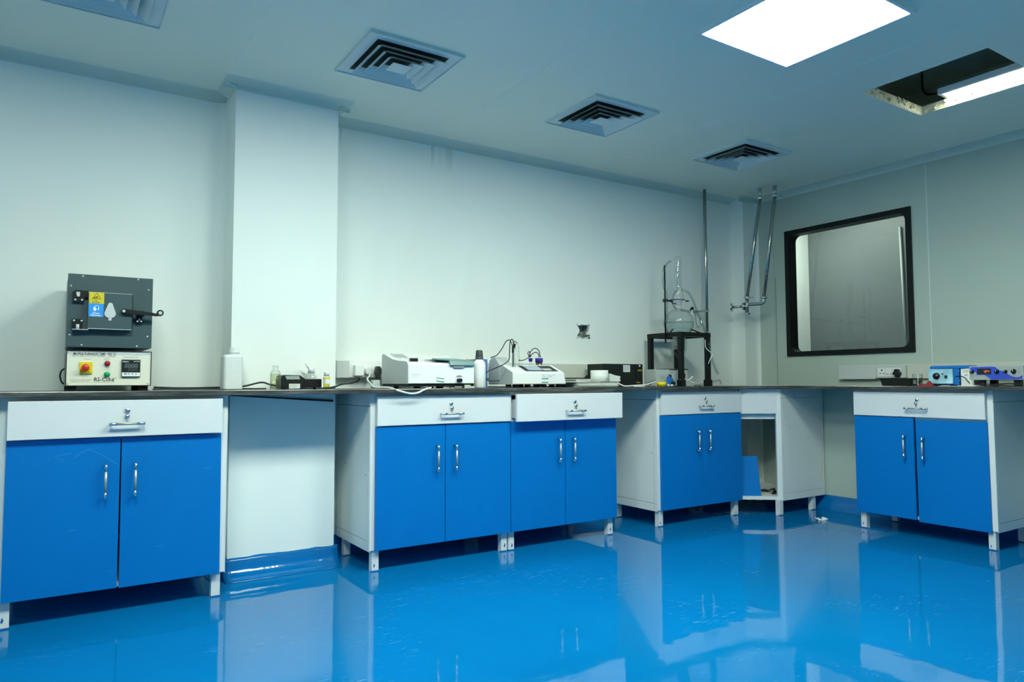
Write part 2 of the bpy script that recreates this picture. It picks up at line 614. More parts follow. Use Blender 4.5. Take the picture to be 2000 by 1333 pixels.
# ------------------------------------------------------------------ main measures
H = 2.405                       # ceiling
YB, XR = 3.838, 4.814           # back wall, right wall
XL, YF = -2.4, -1.7             # left wall and the wall behind the camera
YP, PL, PR = 3.604, 0.738, 1.256   # pillar
CX, CY = 4.640, 3.715           # corner column
ZT, ZS = 0.8983, 0.8760         # worktop top, underside
DOOR = 3.324                    # door fronts of the back wing
DOORX = 4.344                   # door fronts of the right wing
GAPC = 0.0015

# ------------------------------------------------------------------ setting
struct('floor', MB().box(XL, XR, YF, YB, -0.05, 0), 'floor')

# ceiling slab with the square opening for the loose lamp
OX0, OX1, OY0, OY1 = 3.452, 4.034, 1.42, 2.004
TC = 0.05
c = MB()
c.box(XL, OX0, YF, YB, H, H + TC).box(OX1, XR, YF, YB, H, H + TC)
c.box(OX0, OX1, YF, OY0, H, H + TC).box(OX0, OX1, OY1, YB, H, H + TC)
# torn foam core showing round the opening
for (x0, x1, y0, y1) in ((OX0, OX0 + .004, OY0, OY1), (OX1 - .004, OX1, OY0, OY1), (OX0, OX1, OY0, OY0 + .004), (OX0, OX1, OY1 - .004, OY1)):
    c.box(x0, x1, y0, y1, H + .003, H + TC, 1)
for i in range(46):
    t = random.random()
    if i < 26:
        x, y = OX0 + t * (OX1 - OX0), OY1 - 0.006
    else:
        x, y = OX1 - 0.006, OY0 + t * (OY1 - OY0)
    r = random.uniform(.004, .011)
    c.ball((x, y, H + random.uniform(.012, TC - .004)), r, 1, 5)
for k in range(-2, 5):          # sealed joints between the ceiling panels
    x = 0.6874 + 1.2195 * k + 0.006
    if XL < x < XR:
        c.box(x - .0014, x + .0014, YF, OY0 if False else YB - 0.086, H - .0012, H + .001, 2)
struct('ceiling', c, ['ceiling', 'foam', 'seal'])
v = MB()
v.box(OX0 - .5, OX1 + .5, OY0 - .5, OY1 + .5, H + .34, H + .36)
v.box(OX0 - .52, OX0 - .5, OY0 - .5, OY1 + .5, H + TC, H + .36).box(OX1 + .5, OX1 + .52, OY0 - .5, OY1 + .5, H + TC, H + .36)
v.box(OX0 - .5, OX1 + .5, OY0 - .52, OY0 - .5, H + TC, H + .36).box(OX0 - .5, OX1 + .5, OY1 + .5, OY1 + .52, H + TC, H + .36)
struct('trim_12', v, 'void')

# back wall with the knocked-out box hole
h0, h1 = at(1127, 634, y=YB), at(1151, 661, y=YB)
HX0, HX1, HZ0, HZ1 = h0.x - .006, h1.x + .006, h1.z - .006, h0.z + .006
wb = MB()
wb.box(XL - .1, HX0, YB, YB + .1, 0, H).box(HX1, XR + .1, YB, YB + .1, 0, H)
wb.box(HX0, HX1, YB, YB + .1, 0, HZ0).box(HX0, HX1, YB, YB + .1, HZ1, H)
jag = [(1146, 655), (1149.5, 653), (1150.5, 657), (1144, 659), (1139, 661), (1133, 658.5), (1128, 657), (1128.5, 653), (1131.5, 650),
       (1132, 645), (1130, 640), (1127, 635.5), (1132, 636.5), (1137, 635), (1143, 636), (1148, 635), (1149.5, 640), (1148.5, 647), (1145.5, 651)]
inner = [(at(a, b, y=YB).x, at(a, b, y=YB).z) for a, b in jag]
cxh, czh = (HX0 + HX1) / 2, (HZ0 + HZ1) / 2
outer = []
for (a, b) in inner:
    dx, dz = a - cxh, b - czh
    s = min((HX1 - cxh) / abs(dx) if dx else 9e9, (HZ1 - czh) / abs(dz) if dz else 9e9)
    outer.append((cxh + dx * s, czh + dz * s))
wb.ring(outer, inner, 'y', YB, YB + .012)
inn2 = [(cxh + (a - cxh) * 1.12, czh + (b - czh) * 1.12) for a, b in inner]
wb.ring(inn2, inner, 'y', YB - .0025, YB + .004, 1)
for a, b in ((HX0, HX1),):      # blocks the corners between ring and hole
    wb.box(a, b, YB + .0125, YB + .02, HZ1 - .004, HZ1).box(a, b, YB + .0125, YB + .02, HZ0, HZ0 + .004)
struct('wall_back', wb, ['wall', 'plaster'])

T = Thing('junction_box', 'broken wall hole with bent wires inside above the bench', 'electrical box', ((HX0 + HX1) / 2, YB + .055, HZ0))
b = MB()
wx, wz = (HX1 - HX0) / 2, HZ1 - HZ0
b.box(-wx, wx, .02, .03, 0, wz).box(-wx, -wx + .004, -.03, .02, 0, wz).box(wx - .004, wx, -.03, .02, 0, wz)
b.box(-wx, wx, -.03, .02, 0, .004).box(-wx, wx, -.03, .02, wz - .004, wz)
b.build('back_box', 'ink_grey', T)
for i, (m, pts) in enumerate((('wire_green', [(-.02, .01, .1), (-.025, -.02, .07), (-.01, -.03, .04), (-.02, .01, .015)]),
                              ('wire_green', [(-.03, .01, .09), (-.01, -.02, .06), (-.025, -.03, .03), (-.005, .01, .02)]),
                              ('cable_white', [(.0, .01, .08), (-.012, -.025, .05), (.005, -.03, .035), (.02, .01, .03)]),
                              ('black', [(-.035, .01, .06), (-.02, -.025, .055), (-.03, -.03, .025), (-.015, .01, .01)]))):
    MB().tube(spline(pts), .0022, 6).build('wire', m, T)

# right wall with the view window
WY0, WY1, WZ0, WZ1 = 2.4819, 3.4541, 1.1214, 2.0991
FRW = 0.036
hy0, hy1, hz0, hz1 = WY0 + FRW * .6, WY1 - FRW * .6, WZ0 + FRW * .6, WZ1 - FRW * .6
wr = MB()
TW = 0.08
wr.box(XR, XR + TW, YF, hy0, 0, H).box(XR, XR + TW, hy1, YB, 0, H)
wr.box(XR, XR + TW, hy0, hy1, 0, hz0).box(XR, XR + TW, hy0, hy1, hz1, H).box(XR + .02, XR + TW, .5, YB + .1, H, 2.80)
for y in (2.380, 1.16, -.06):
    wr.box(XR - .0012, XR + .001, y - .0015, y + .0015, 0.1, H - .04, 1)
struct('wall_right', wr, ['panel_wall', 'seal'])
inn = rrect(WY0 + FRW, WY1 - FRW, WZ0 + FRW, WZ1 - FRW, .05, 7)
out = []
for (a, b) in inn:
    pass
k = 8
cor = [(WY1, WZ1), (WY0, WZ1), (WY0, WZ0), (WY1, WZ0)]
out = [cor[i // k] for i in range(4 * k)]
fr = struct('window_1', MB().ring(out, inn, 'x', XR - .014, XR - .0005), 'black_frame')
deep = [(WY1 - FRW * .62, WZ1 - FRW * .62), (WY0 + FRW * .62, WZ1 - FRW * .62), (WY0 + FRW * .62, WZ0 + FRW * .62), (WY1 - FRW * .62, WZ0 + FRW * .62)]
MB().ring([deep[i // k] for i in range(4 * k)], inn, 'x', XR, XR + TW).build('window_reveal', 'black_frame', fr)
MB().box(XR + .030, XR + .036, WY0 + FRW * .8, WY1 - FRW * .8, WZ0 + FRW * .8, WZ1 - FRW * .8).build('window_pane', 'pane', fr)

struct('wall_left', MB().box(XL - .1, XL, YF, YB, 0, H), 'wall')
struct('wall_front', MB().box(XL - .1, XR + .1, YF - .1, YF, 0, H), 'wall')

# pillar and corner column
struct('wall_pillar', MB().box(PL, PR, YP, YB, 0, H), 'wall')
struct('wall_column', MB().box(CX, XR, CY, YB, 0, H), 'wall')


def cove(poly_outer, poly_inner):
    pass


def cove_x(mb, x0, x1, yw, drop=.033, run=.086, m=0, n=5):
    """concave cornice along x under the ceiling, against a wall at yw facing -y"""
    prof = []
    for i in range(n + 1):
        a = (PI / 2) * i / n
        prof.append((yw - run * (1 - math.sin(a)) if False else yw - run + run * math.sin(a), H - drop * (1 - math.cos(a))))
    poly = prof + [(yw, H)]
    mb.prism(poly, 'x', x0, x1, m)
    mb.box(x0, x1, yw - run - .0015, yw - run + .0015, H - .0025, H, 1)


c = MB()
cove_x(c, XL, PL - .0, YB)
struct('trim_1', c, ['cornice', 'seal'])
c = MB()
cove_x(c, PR, CX, YB)
struct('trim_2', c, ['cornice', 'seal'])
c = MB()
cove_x(c, PL - .06, PR + .06, YP)
c.prism([(PL - .06, H), (PL, H), (PL, H - .033)], 'y', YP - .02, YB - .08)
c.prism([(PR + .06, H), (PR, H), (PR, H - .033)], 'y', YP - .02, YB - .08)
c.box(PL - .061, PL - .058, YP - .086, YB - .08, H - .0025, H, 1)
struct('trim_3', c, ['cornice', 'seal'])
c = MB()
cove_x(c, CX - .05, XR - .05, CY, .033, .06)
struct('trim_4', c, ['cornice', 'seal'])
c = MB()
n = 5
poly = []
for i in range(n + 1):
    a = (PI / 2) * i / n
    poly.append((XR - .086 + .086 * math.sin(a), H - .033 * (1 - math.cos(a))))
c.prism(poly + [(XR, H)], 'y', YF, CY)
c.box(XR - .0875, XR - .0845, YF, CY, H - .0025, H, 1)
c.box(XR - .003, XR, YF, CY, H - .0355, H - .0325, 1)
struct('trim_5', c, ['cornice', 'seal'])


def vcove(mb, x, y, sx, sy, r, z0, z1, m=0, n=6):
    """vertical quarter cove filling the corner at (x, y); sx, sy point into the room"""
    arc = [(x + sx * r * (1 - math.sin(PI / 2 * i / n)), y + sy * r * (1 - math.cos(PI / 2 * i / n))) for i in range(n + 1)]
    mb.prism([(x, y)] + arc, 'z', z0, z1, m)


c = MB()
vcove(c, PL, YB, -1, -1, .045, 0, H - .03)
struct('trim_6', c, 'wall')
c = MB()
vcove(c, XR, CY, -1, -1, .05, 0, H - .03)
struct('trim_7', c, 'wall')
c = MB()
c.prism([(XR - .012, CY), (XR, CY), (XR, CY - .15), (XR - .003, CY - .15)], 'z', 0.1, H - .03)
c.box(XR - .0035, XR, CY - .165, CY - .1615, .85, 1.75, 1)
struct('trim_8', c, ['panel_wall', 'ink_grey'])

# blue epoxy coving turned up at the foot of the walls
def upstand(name, segs):
    mb = MB()
    n = 8
    hgt, run = .098, .075
    for (ax, a, b, wpos, sgn) in segs:
        k_ = max(2, int((b - a) / .035))
        vs, fs = [], []
        for q in range(k_ + 1):
            u = a + (b - a) * q / k_
            e_ = random.uniform(-.003, .003) if ax == 'x' else 0
            row = []
            for i in range(n + 1):
                t = (PI / 2) * i / n
                row.append((wpos + sgn * (run * (1 - math.sin(t)) + .001), (hgt + e_ * (i == n)) * (1 - math.cos(t)) + .0012))
            row += [(wpos, hgt + e_), (wpos, .0004), (wpos + sgn * run, .0004)]
            vs += [(u, p[0], p[1]) if ax == 'x' else (p[0], u, p[1]) for p in row]
        m = n + 4
        for q in range(k_):
            fs += [(q * m + i, q * m + (i + 1) % m, (q + 1) * m + (i + 1) % m, (q + 1) * m + i) for i in range(m)]
        mb.add(vs, fs, 0, True)
        mb.add(vs[:m], [tuple(range(m))]).add(vs[-m:], [tuple(range(m))])
    return struct(name, mb, 'cove_blue')


upstand('baseboard_pillar', [('x', PL - .02, PR + .02, YP, -1)])
upstand('baseboard_pillar_side', [('y', YP - .0, YB, PL, -1)])
upstand('baseboard_back', [('x', XL, PL - .08, YB, -1), ('x', PR, CX, YB, -1)])
upstand('baseboard_right', [('y', YF, CY, XR, -1)])

# neighbouring room seen through the window
NX, NY = 6.80, 4.60
struct('wall_beyond_back', MB().box(XR + TW, NX + .05, NY, NY + .05, 0, 2.75), 'wall')
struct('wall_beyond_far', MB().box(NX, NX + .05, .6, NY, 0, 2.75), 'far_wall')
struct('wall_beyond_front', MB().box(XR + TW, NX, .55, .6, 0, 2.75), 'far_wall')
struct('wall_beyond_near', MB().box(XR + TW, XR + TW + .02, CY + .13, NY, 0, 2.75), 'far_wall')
struct('floor_beyond', MB().box(XR + TW, NX, .6, NY, -.05, 0), 'floor')
struct('ceiling_beyond', MB().box(XR + TW, NX, .6, NY, 2.75, 2.80), 'ceiling')
p0, p1 = at(1757, 443, x=NX - .02), at(1771, 700, x=NX - .02)
tag(MB().tube([p0, p1], .011, 8).build('conduit', 'grey_box'), 'thin leaning conduit on the far wall behind the window glass', 'pipe')


# ------------------------------------------------------------------ ceiling fittings
def light_panel(cx, cy, label, z=H, lit='lamp', size=.60, group='square ceiling light panels'):
    T = Thing('ceiling_light', label, 'ceiling light', (cx, cy, z), 0, group)
    s = size / 2
    f = MB()
    f.ring([(s, s), (-s, s), (-s, -s), (s, -s)], [(s - .016, s - .016), (-s + .016, s - .016), (-s + .016, -s + .016), (s - .016, -s + .016)], 'z', -.014, 0)
    f.build('frame', 'lamp_frame', T)
    MB().box(-s + .016, s - .016, -s + .016, s - .016, -.010, -.002).build('diffuser', lit, T)
    return T


light_panel(2.553, 1.722, 'square lit ceiling panel in full view beside the opening')
light_panel(1.42, 1.72, 'square lit ceiling panel above the bench aisle, second from the opening')
light_panel(0.05, 1.72, 'square lit ceiling panel over the furnace end of the aisle')
light_panel(6.02, 4.00, 'unseen lamp panel added to light the room behind the window', z=2.75, lit='lamp_unseen')  # out of view, added to brighten the wall strip behind the glass

# the lamp pushed up through the opening lies crooked on top of the ceiling
ZL = H + TC + .004
a = at(1838, 184, z=ZL)
T = Thing('loose_ceiling_light', 'lit lamp panel lying loose above the torn square ceiling opening', 'ceiling light', (a.x, a.y, ZL))
f = MB().box(-.012, .60, -.60, .012, .004, .03)
f.ring([(.60, .012), (-.012, .012), (-.012, -.60), (.60, -.60)], [(.585, -.004), (.004, -.004), (.004, -.585), (.585, -.585)], 'z', -.002, .004)
f.build('housing', 'lamp_frame', T)
MB().box(.004, .585, -.585, -.004, -.001, .0035).build('diffuser', 'lamp', T)
q0, q1 = at(1800, 140, z=H + .3), at(1836, 182, z=H + .06)
MB().tube(spline([T.L(q0), T.L((q0 + q1) / 2 + Vector((-.03, .02, -.06))), T.L(q1)]), .006, 8).build('cord', 'black', T)


def diffuser(cx, cy, label):
    T = Thing('air_diffuser', label, 'air vent', (cx, cy, H), 0, 'square ceiling air diffusers')
    s = .225
    sq = lambda a: [(a, a), (-a, a), (-a, -a), (a, -a)]
    f = MB()
    f.ring(sq(s), sq(s - .052), 'z', -.006, 0)
    f.ring(sq(s), sq(s - .006), 'z', -.012, -.006)
    f.build('frame', 'vent', T)
    MB().box(-s + .05, s - .05, -s + .05, s - .05, -.0008, 0).build('duct_neck', 'duct_dark', T)
    for a, nm in ((.168, 'louvre'), (.126, 'louvre'), (.086, 'louvre')):
        b = MB()
        lo, hi = sq(a), sq(a - .034)
        vs = [(x, y, -.030) for x, y in lo] + [(x, y, -.002) for x, y in hi]
        vs2 = [(x, y, -.0285) for x, y in sq(a - .0025)] + [(x, y, -.002) for x, y in sq(a - .0365)]
        fs = [(i, (i + 1) % 4, 4 + (i + 1) % 4, 4 + i) for i in range(4)]
        b.add(vs, fs).add(vs2, fs)
        b.add(vs[:4] + vs2[:4], [(i, (i + 1) % 4, 4 + (i + 1) % 4, 4 + i) for i in range(4)])
        b.build(nm, 'vent', T)
    b = MB()
    vs = [(x, y, -.029) for x, y in sq(.046)] + [(0, 0, -.004)]
    b.add(vs, [(0, 1, 2, 3)] + [(i, (i + 1) % 4, 4) for i in range(4)])
    b.build('centre_cone', 'vent', T)
    return T


diffuser(0.128, 2.975, 'square ceiling air diffuser cut by the top edge above the furnace')
diffuser(1.317, 2.968, 'square ceiling air diffuser in front of the pillar top')
diffuser(2.540, 2.978, 'square ceiling air diffuser second from the corner pipes')
diffuser(3.748, 3.003, 'square ceiling air diffuser nearest the hanging pipes')


# ------------------------------------------------------------------ worktop
poly = [(-1.25, 3.284), (4.075, 3.284), (4.296, 3.115), (4.304, 3.10), (4.304, -.6), (XR, -.6), (XR, CY), (CX, CY), (CX, YB),
        (PR, YB), (PR, YP), (PL, YP), (PL, YB), (-1.25, YB)]
wt = MB()
n = len(poly)
bm_v = [(x, y, ZS) for x, y in poly] + [(x, y, ZT) for x, y in poly]
wt.add(bm_v, [tuple(range(n)), tuple(range(2 * n - 1, n - 1, -1))] + [(i, (i + 1) % n, n + (i + 1) % n, n + i) for i in range(n)])
wto = wt.build('worktop', 'granite', None, .003)
tag(wto, 'dark granite worktop running along both walls under all the instruments', 'worktop')
a, b2 = at(450, 774, y=YP - .006), at(650, 785.5, y=YP - .006)
pl = MB()
vs = []
for p, hh in ((a, .004), (b2, .010)):
    for dy in (-.006, .005):
        vs += [(p.x, p.y + dy, p.z), (p.x, p.y + dy, p.z + hh)]
pl.add(vs, [(0, 1, 3, 2), (4, 6, 7, 5), (0, 4, 5, 1), (2, 3, 7, 6), (1, 5, 7, 3), (0, 2, 6, 4)])
pl.build('slanting_strip', 'black_metal', wto, label='thin dark slanting strip under the slab at the pillar')  # thin dark strip running aslant across the pillar below the slab


# ------------------------------------------------------------------ base cabinets
def handle(T, parent, p0, p1, out):
    """bar handle between two local points, standing off by out towards -y"""
    p0, p1 = Vector(p0), Vector(p1)
    d = Vector((0, -out, 0))
    ax = (p1 - p0).normalized()
    h = MB()
    for p in (p0, p1):
        h.tube([p, p + d * .86], .0045, 10)
    h.tube([p0 + d - ax * .006, p0 + d + ax * .022], .0062, 12)
    h.tube([p1 + d - ax * .022, p1 + d + ax * .006], .0062, 12)
    h.tube([p0 + d + ax * .022, p1 + d - ax * .022], .0053, 12, 1)
    return h.build('handle', ['chrome', 'satin'], parent)


def side_frame(mb, x, s, y0, y1, z0, z1):
    """raised frame and panel on a cabinet side; s=-1 faces local -x"""
    t = .0022
    a, b = (x - t, x) if s < 0 else (x, x + t)
    g = .0028
    mb.box(x - .0004, x + .0004, y0, y1, z0 + .004, z1, 1)  # dark backing plate paints shade into the grooves
    mb.box(a, b, y0 + .026 + g, y1 - .02, z0 + .048 + g, z1 - .062 - g)
    mb.box(a, b, y0, y0 + .026, z0 + .0, z1 - .062 - g)
    mb.box(a, b, y0 + .026 + g, y1, z0, z0 + .048)
    mb.box(a, b, y0, y1, z1 - .062, z1)
    mb.box(a, b, y1 - .02 + g, y1, z0 + .048 + g, z1 - .062 - g)


def cabinet(label, loc, rz, W, split, fl, fr_, depth, pull=0.004, blue='blue', doors=((0, 0, 0), (0, 0, 0)), key=(0, 0), dz=(.7145, .862),
            gap=.0035, li=(.018, .018)):
    T = Thing('base_cabinet', label, 'cabinet', loc, rz, 'base cabinets with blue doors')
    zb, zt = .1056, .7121
    x0, x1 = -fl, W + fr_
    c = MB()
    xa, xb = x0 + .0022, x1 - .0022
    c.box(xa, max(xa + .016, .012), .020, depth - .004, zb, ZS - .0005).box(min(xb - .016, W - .012), xb, .020, depth - .004, zb, ZS - .0005)
    c.box(xa, xb, depth - .004, depth, zb, ZS - .0005).box(xa + .01, xb - .01, .0205, depth - .004, zb, zb + .018)
    c.box(xa + .01, xb - .01, .0205, .05, .700, .722).box(xa + .01, xb - .01, .0205, .05, ZS - .02, ZS - .0005)
    c.box(xa + .01, xb - .01, .05, depth - .004, ZS - .004, ZS - .0005)
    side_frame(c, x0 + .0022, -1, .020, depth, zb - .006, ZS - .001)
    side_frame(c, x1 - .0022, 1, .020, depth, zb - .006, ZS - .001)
    c.build('carcass', ['steel_white', 'groove_shade'], T)
    for (yy, zz) in ((depth * .75, .50), (.07, .47)):
        MB().cyl((x0 - .001, yy, zz), (x0 + .001, yy, zz), .004, n=8).build('screw', 'ink_grey', T)
    for lx in (x0 + li[0], x1 - li[1] - .036):
        for ly in (.028, depth - .07):
            l = MB().box(lx, lx + .036, ly, ly + .036, 0.0, zb)
            l.box(lx - .0004, lx + .0364, ly - .0004, ly + .012, 0, .006, 1)
            if ly < .1 and random.random() < .6:
                u, v_, k_ = lx + random.uniform(.0, .008), random.uniform(.0, .012), random.uniform(.6, 1.0)
                l.add([(u + a_ * k_, ly - .0006, v_ + b_ * k_) for a_, b_ in ((.010, .02), (.016, .016), (.022, .028), (.015, .044), (.012, .03))], [(0, 1, 2, 3, 4)], 1)
            l.build('leg', ['leg_white', 'paint_blue'], T)
    # doors
    xs = split * W
    for i, (a, b) in enumerate(((0, xs - gap / 2), (xs + gap / 2, W))):
        ddz, tilt, dy = doors[i]
        piv = Vector((a if i == 0 else b, 0, zt))
        d = MB().box(a, b, dy, dy + .018, zb, zt - .002)
        for vtx in d.v:                       # a hinge that has sagged a little
            q = vtx - piv
            vtx.x = piv.x + q.x * math.cos(tilt) - q.z * math.sin(tilt)
            vtx.z = piv.z + q.x * math.sin(tilt) + q.z * math.cos(tilt) + ddz
        if blue == 'blue_scratched' and i == 0:
            for pl_ in (((106, 893), (122, 889), (138, 885.5)), ((143, 897), (158, 885), (175, 878), (205, 892), (228, 907)), ((112, 898), (126, 897), (118, 904))):
                d.tube([T.px(*q, -.0002) for q in pl_], .0006, 4, 1)
        do = d.build('door', [blue, 'scratch'], T, .0012)
        hx = xs - .053 if i == 0 else xs + .053
        handle(T, do, (hx, dy, .473 + ddz), (hx, dy, .600 + ddz), .028)
    # drawer
    dr = MB().box(.001, W - .001, -pull, -pull + .018, dz[0], dz[1])
    if pull > .02:
        dr.box(.02, W - .02, -pull + .018, .03, dz[0] + .015, dz[1] - .03)
    dro = dr.build('drawer', 'drawer_white', T, .0018)
    hx = W * .52
    zc = dz[0] + .052
    handle(T, dro, (hx - .058, -pull, zc), (hx + .058, -pull, zc), .027)
    k = MB().lathe([(.0001, -.006), (.0085, -.006), (.011, -.003), (.0115, 0)], (hx + .001, -pull, zc + .052), 20, 0, 'y')
    k.build('lock', 'chrome', dro)
    kx = hx + key[0]
    kk = MB().lathe([(.0001, -.0015), (.0085, -.0015), (.0085, .0005), (.0001, .0005)], (kx, -pull - .008, zc + .030), 16, 0, 'y')
    kk.box(kx - .0025, kx + .0025, -pull - .0092, -pull - .0076, zc + .006, zc + .026)
    kk.tube([(kx, -pull - .006, zc + .046), (kx + key[1], -pull - .008, zc + .037)], .0012, 6)
    kk.build('key', 'chrome', dro)
    return T


cabinet('white steel cabinet with scratched blue doors under the furnace', (-.122, DOOR, 0), 0, .7694, .4988, .026, .030, .49, .026,
        'blue_scratched', ((0, 0, 0), (0, .006, 0)), gap=.004)
cabinet('blue-door cabinet below the spectrophotometer, left of the pulled-out drawer', (1.3696, DOOR, 0), 0, .7876, .487, .026, .0, .49, .010,
        key=(.004, .004), li=(.018, .008))
cabinet('blue-door cabinet with its white drawer pulled out past the doors', (2.161, DOOR, 0), 0, .7678, .49, .0005, .006, .49, .062,
        key=(.006, .004), dz=(.7125, .864), li=(.0008, .018))
cabinet('blue-door cabinet under the black stand, beside the open corner unit', (3.3131, DOOR, 0), 0, .7731, .4846, .024, .002, .49, .006,
        key=(.010, .008))
cabinet('blue-door cabinet with sagging right door on the right wing below the tray', (DOORX, 2.6408, 0), -PI / 2, .7667, .4878, .010, .030, .455, .008,
        doors=((0, 0, 0), (-.008, .004, .006)), key=(-.004, -.002), gap=.009)

# corner unit with a diagonal open front
T = Thing('corner_cabinet', 'open white corner cabinet with diagonal front and missing door', 'cabinet', (4.09, 3.33, 0), 0)
Lx = lambda x, y: (x - 4.09, y - 3.33)
A, B = Vector(Lx(4.092, 3.340)), Vector(Lx(4.3124, 3.1641))
dv = (B - A).normalized()
nv = Vector((dv.y, -dv.x))       # towards the viewer
zb = .1056


def diag(mb, t0, t1, o0, o1, z0, z1, m=0):
    """slab along the diagonal between distances t0..t1, offsets o0..o1 behind the front line"""
    pts = [A + dv * t0 - nv * o0, A + dv * t1 - nv * o0, A + dv * t1 - nv * o1, A + dv * t0 - nv * o1]
    return mb.prism([tuple(p) for p in pts], 'z', z0, z1, m)


LEN = (B - A).length
e = MB()
yy = 3.1641 - 3.33
x0, x1 = 4.3124 - 4.09, XR - .012 - 4.09
e.box(x0, x1, yy + .002, yy + .020, zb, ZS - .0005)
e.box(x0, x1, yy + .0012, yy + .0021, zb + .004, ZS - .001, 2)  # same painted groove shade behind the end panel
t, g = .002, .0026
for (xa, xb, za, zz) in ((x0, x0 + .026, zb - .006, ZS - .064), (x0 + .026 + g, x1, zb - .006, zb + .042), (x0, x1, ZS - .0624, ZS - .001),
                         (x0 + .026 + g, x1 - .03, zb + .0436, ZS - .064), (x1 - .03 + g, x1, zb + .0436, ZS - .064)):
    e.box(xa, xb, yy, yy + .002, za, zz)
for (u, zz) in ((.20, .60), (.62, .52)):
    e.cyl((x0 + u * (x1 - x0), yy - .001, zz), (x0 + u * (x1 - x0), yy + .001, zz), .004, n=8, m=1)
e.build('side_panel', ['steel_white', 'ink_grey', 'groove_shade'], T)
p = MB()
diag(p, LEN - .034, LEN, 0, .03, zb, ZS - .001)
p.build('front_post', 'steel_white', T)
p = MB()
diag(p, 0, LEN - .030, -.004, .014, .704, ZS - .001)
p.build('fascia', 'drawer_white', T, .001)
p = MB()
diag(p, 0, LEN - .034, .040, .055, .664, .703)
p.build('rail', 'steel_white', T)
b = MB()
sh = [tuple(A), tuple(A + dv * (LEN - .03)), (x0, yy + .021), (x1, yy + .021), (x1, CY - 3.33 - .01), (.53, CY - 3.33 - .01), (.53, .48), (0.0, .48)]
b.prism(sh, 'z', zb, zb + .022)
b.box(.30, .42, .02, .14, zb + .0218, zb + .0228, 1)
b.build('shelf', ['steel_white', 'black'], T)
b = MB().box(.0, .004, .02, .48, zb + .022, ZS - .001)
b.build('inner_panel', 'steel_white', T)
for (lx, ly) in ((B.x - .032, B.y + .002), (XR - .15 - 4.09, yy + .01), (XR - .15 - 4.09, .3), (.03, .42)):
    l = MB().box(lx, lx + .036, ly, ly + .036, 0, zb)
    l.box(lx - .0004, lx + .0364, ly - .0004, ly + .012, 0, .006, 1)
    l.build('leg', ['leg_white', 'paint_blue'], T)

# loose blue board standing in the corner unit
ba = [at(1446, 966.5, y=3.325), at(1481.5, 971.5, y=3.30)]
q = MB()
w0, w1 = Vector((4.100, 3.362)), Vector((4.216, 3.268))
wd = (w1 - w0)
wn = Vector((-wd.y, wd.x)).normalized()
zb2, zt2, lean = zb + .022, zb + .022 + .272, .05
vs = []
for (pp, ins) in ((w0, 0), (w1, -.012)):
    for th in (0, .016):
        base = pp + wn * th
        top = pp + wn * (th + lean) + wd.normalized() * ins
        vs += [(base.x, base.y, zb2), (top.x, top.y, zt2)]
q.add(vs, [(0, 1, 3, 2), (4, 6, 7, 5), (0, 4, 5, 1), (2, 3, 7, 6), (1, 5, 7, 3), (0, 2, 6, 4)])
tag(q.build('cabinet_panel', 'blue', None, .001), 'small loose blue board leaning inside the open corner cabinet', 'board')

a = at(1507, 955, y=3.30)
T = Thing('pipe_clamp', 'small steel pipe fitting lying on the corner cabinet shelf', 'pipe fitting', (a.x, 3.30, zb + .022))
MB().tube([(-.01, 0, .018), (.05, .02, .018)], .016, 14).build('body', 'steel', T)
MB().tube([(.02, -.01, .016), (.016, -.03, .012), (-.04, -.035, .008)], .006, 8).build('handle', 'black', T)
MB().box(.0, .04, -.028, -.012, 0.0, .009).build('grip', 'dark_red', T)

# ------------------------------------------------------------------ muffle furnace
FY = 3.45
T = Thing('muffle_furnace', 'grey muffle furnace with cream control panel on the left bench', 'furnace', (.22, FY, ZT))
a, b = T.px(133.4, 533.9), T.px(295.6, 681.4)
X0, X1, Z0, Z1 = a.x, b.x, b.z, a.z
body = MB().box(X0 + .002, X1 - .002, .003, .33, Z0, Z1 - .002)
body.build('casing', 'furnace_side', T, .003)
fp = MB().box(X0, X1, -.0, .004, Z0 + .001, Z1).build('front_plate', 'furnace_grey', T, .0012)
for (sx, sy) in ((162, 540), (270, 546.5), (138.5, 558.5), (290, 567), (135.5, 654.5), (288, 658), (159, 674.5), (267, 677)):
    q = T.px(sx, sy)
    MB().lathe([(.0001, -.0035), (.003, -.003), (.0042, 0)], q, 12, 0, 'y').build('screw', 'pale_metal', fp)
# hinged door
DD = -.034
c4 = [T.px(173.5, 571.5, DD), T.px(258.8, 573.8, DD), T.px(256.8, 645.5, DD), T.px(170.6, 642.5, DD)]
dx0, dx1, dz0, dz1 = (c4[0].x + c4[3].x) / 2, (c4[1].x + c4[2].x) / 2, (c4[2].z + c4[3].z) / 2, (c4[0].z + c4[1].z) / 2
door = MB().box(dx0, dx1, DD, -.004, dz0, dz1)
door.box(dx0, dx1, DD - .0008, DD, dz0, dz0 + .0025, 1)
door.box(dx1, dx1 + .0025, DD + .002, -.004, dz0 - .002, dz1, 2).box(dx0, dx1, DD - .0006, DD, dz1 - .0015, dz1, 1)
door = door.build('door', ['furnace_grey', 'pale_metal', 'black'], T, .0008)
q0, q1 = T.px(174.5, 569.8, DD), T.px(203.2, 594, DD)
zc = q1.z
lab = MB().box(q0.x, q1.x, DD - .0006, DD, zc, dz1 - .001).build('warning_label', 'yellow_label', door)
qq = [T.px(189.3, 572.3, DD - .001), T.px(197.5, 584.5, DD - .001), T.px(179.5, 584.5, DD - .001)]
tri = [(p.x, p.z) for p in qq]
cx_ = sum(p[0] for p in tri) / 3
cz_ = sum(p[1] for p in tri) / 3
tr_in = [(cx_ + (x - cx_) * .84, cz_ + (z - cz_) * .84) for x, z in tri]
ic = MB().ring(tri, tr_in, 'y', DD - .0012, DD - .0006)
hz = T.px(186, 579.5, DD)
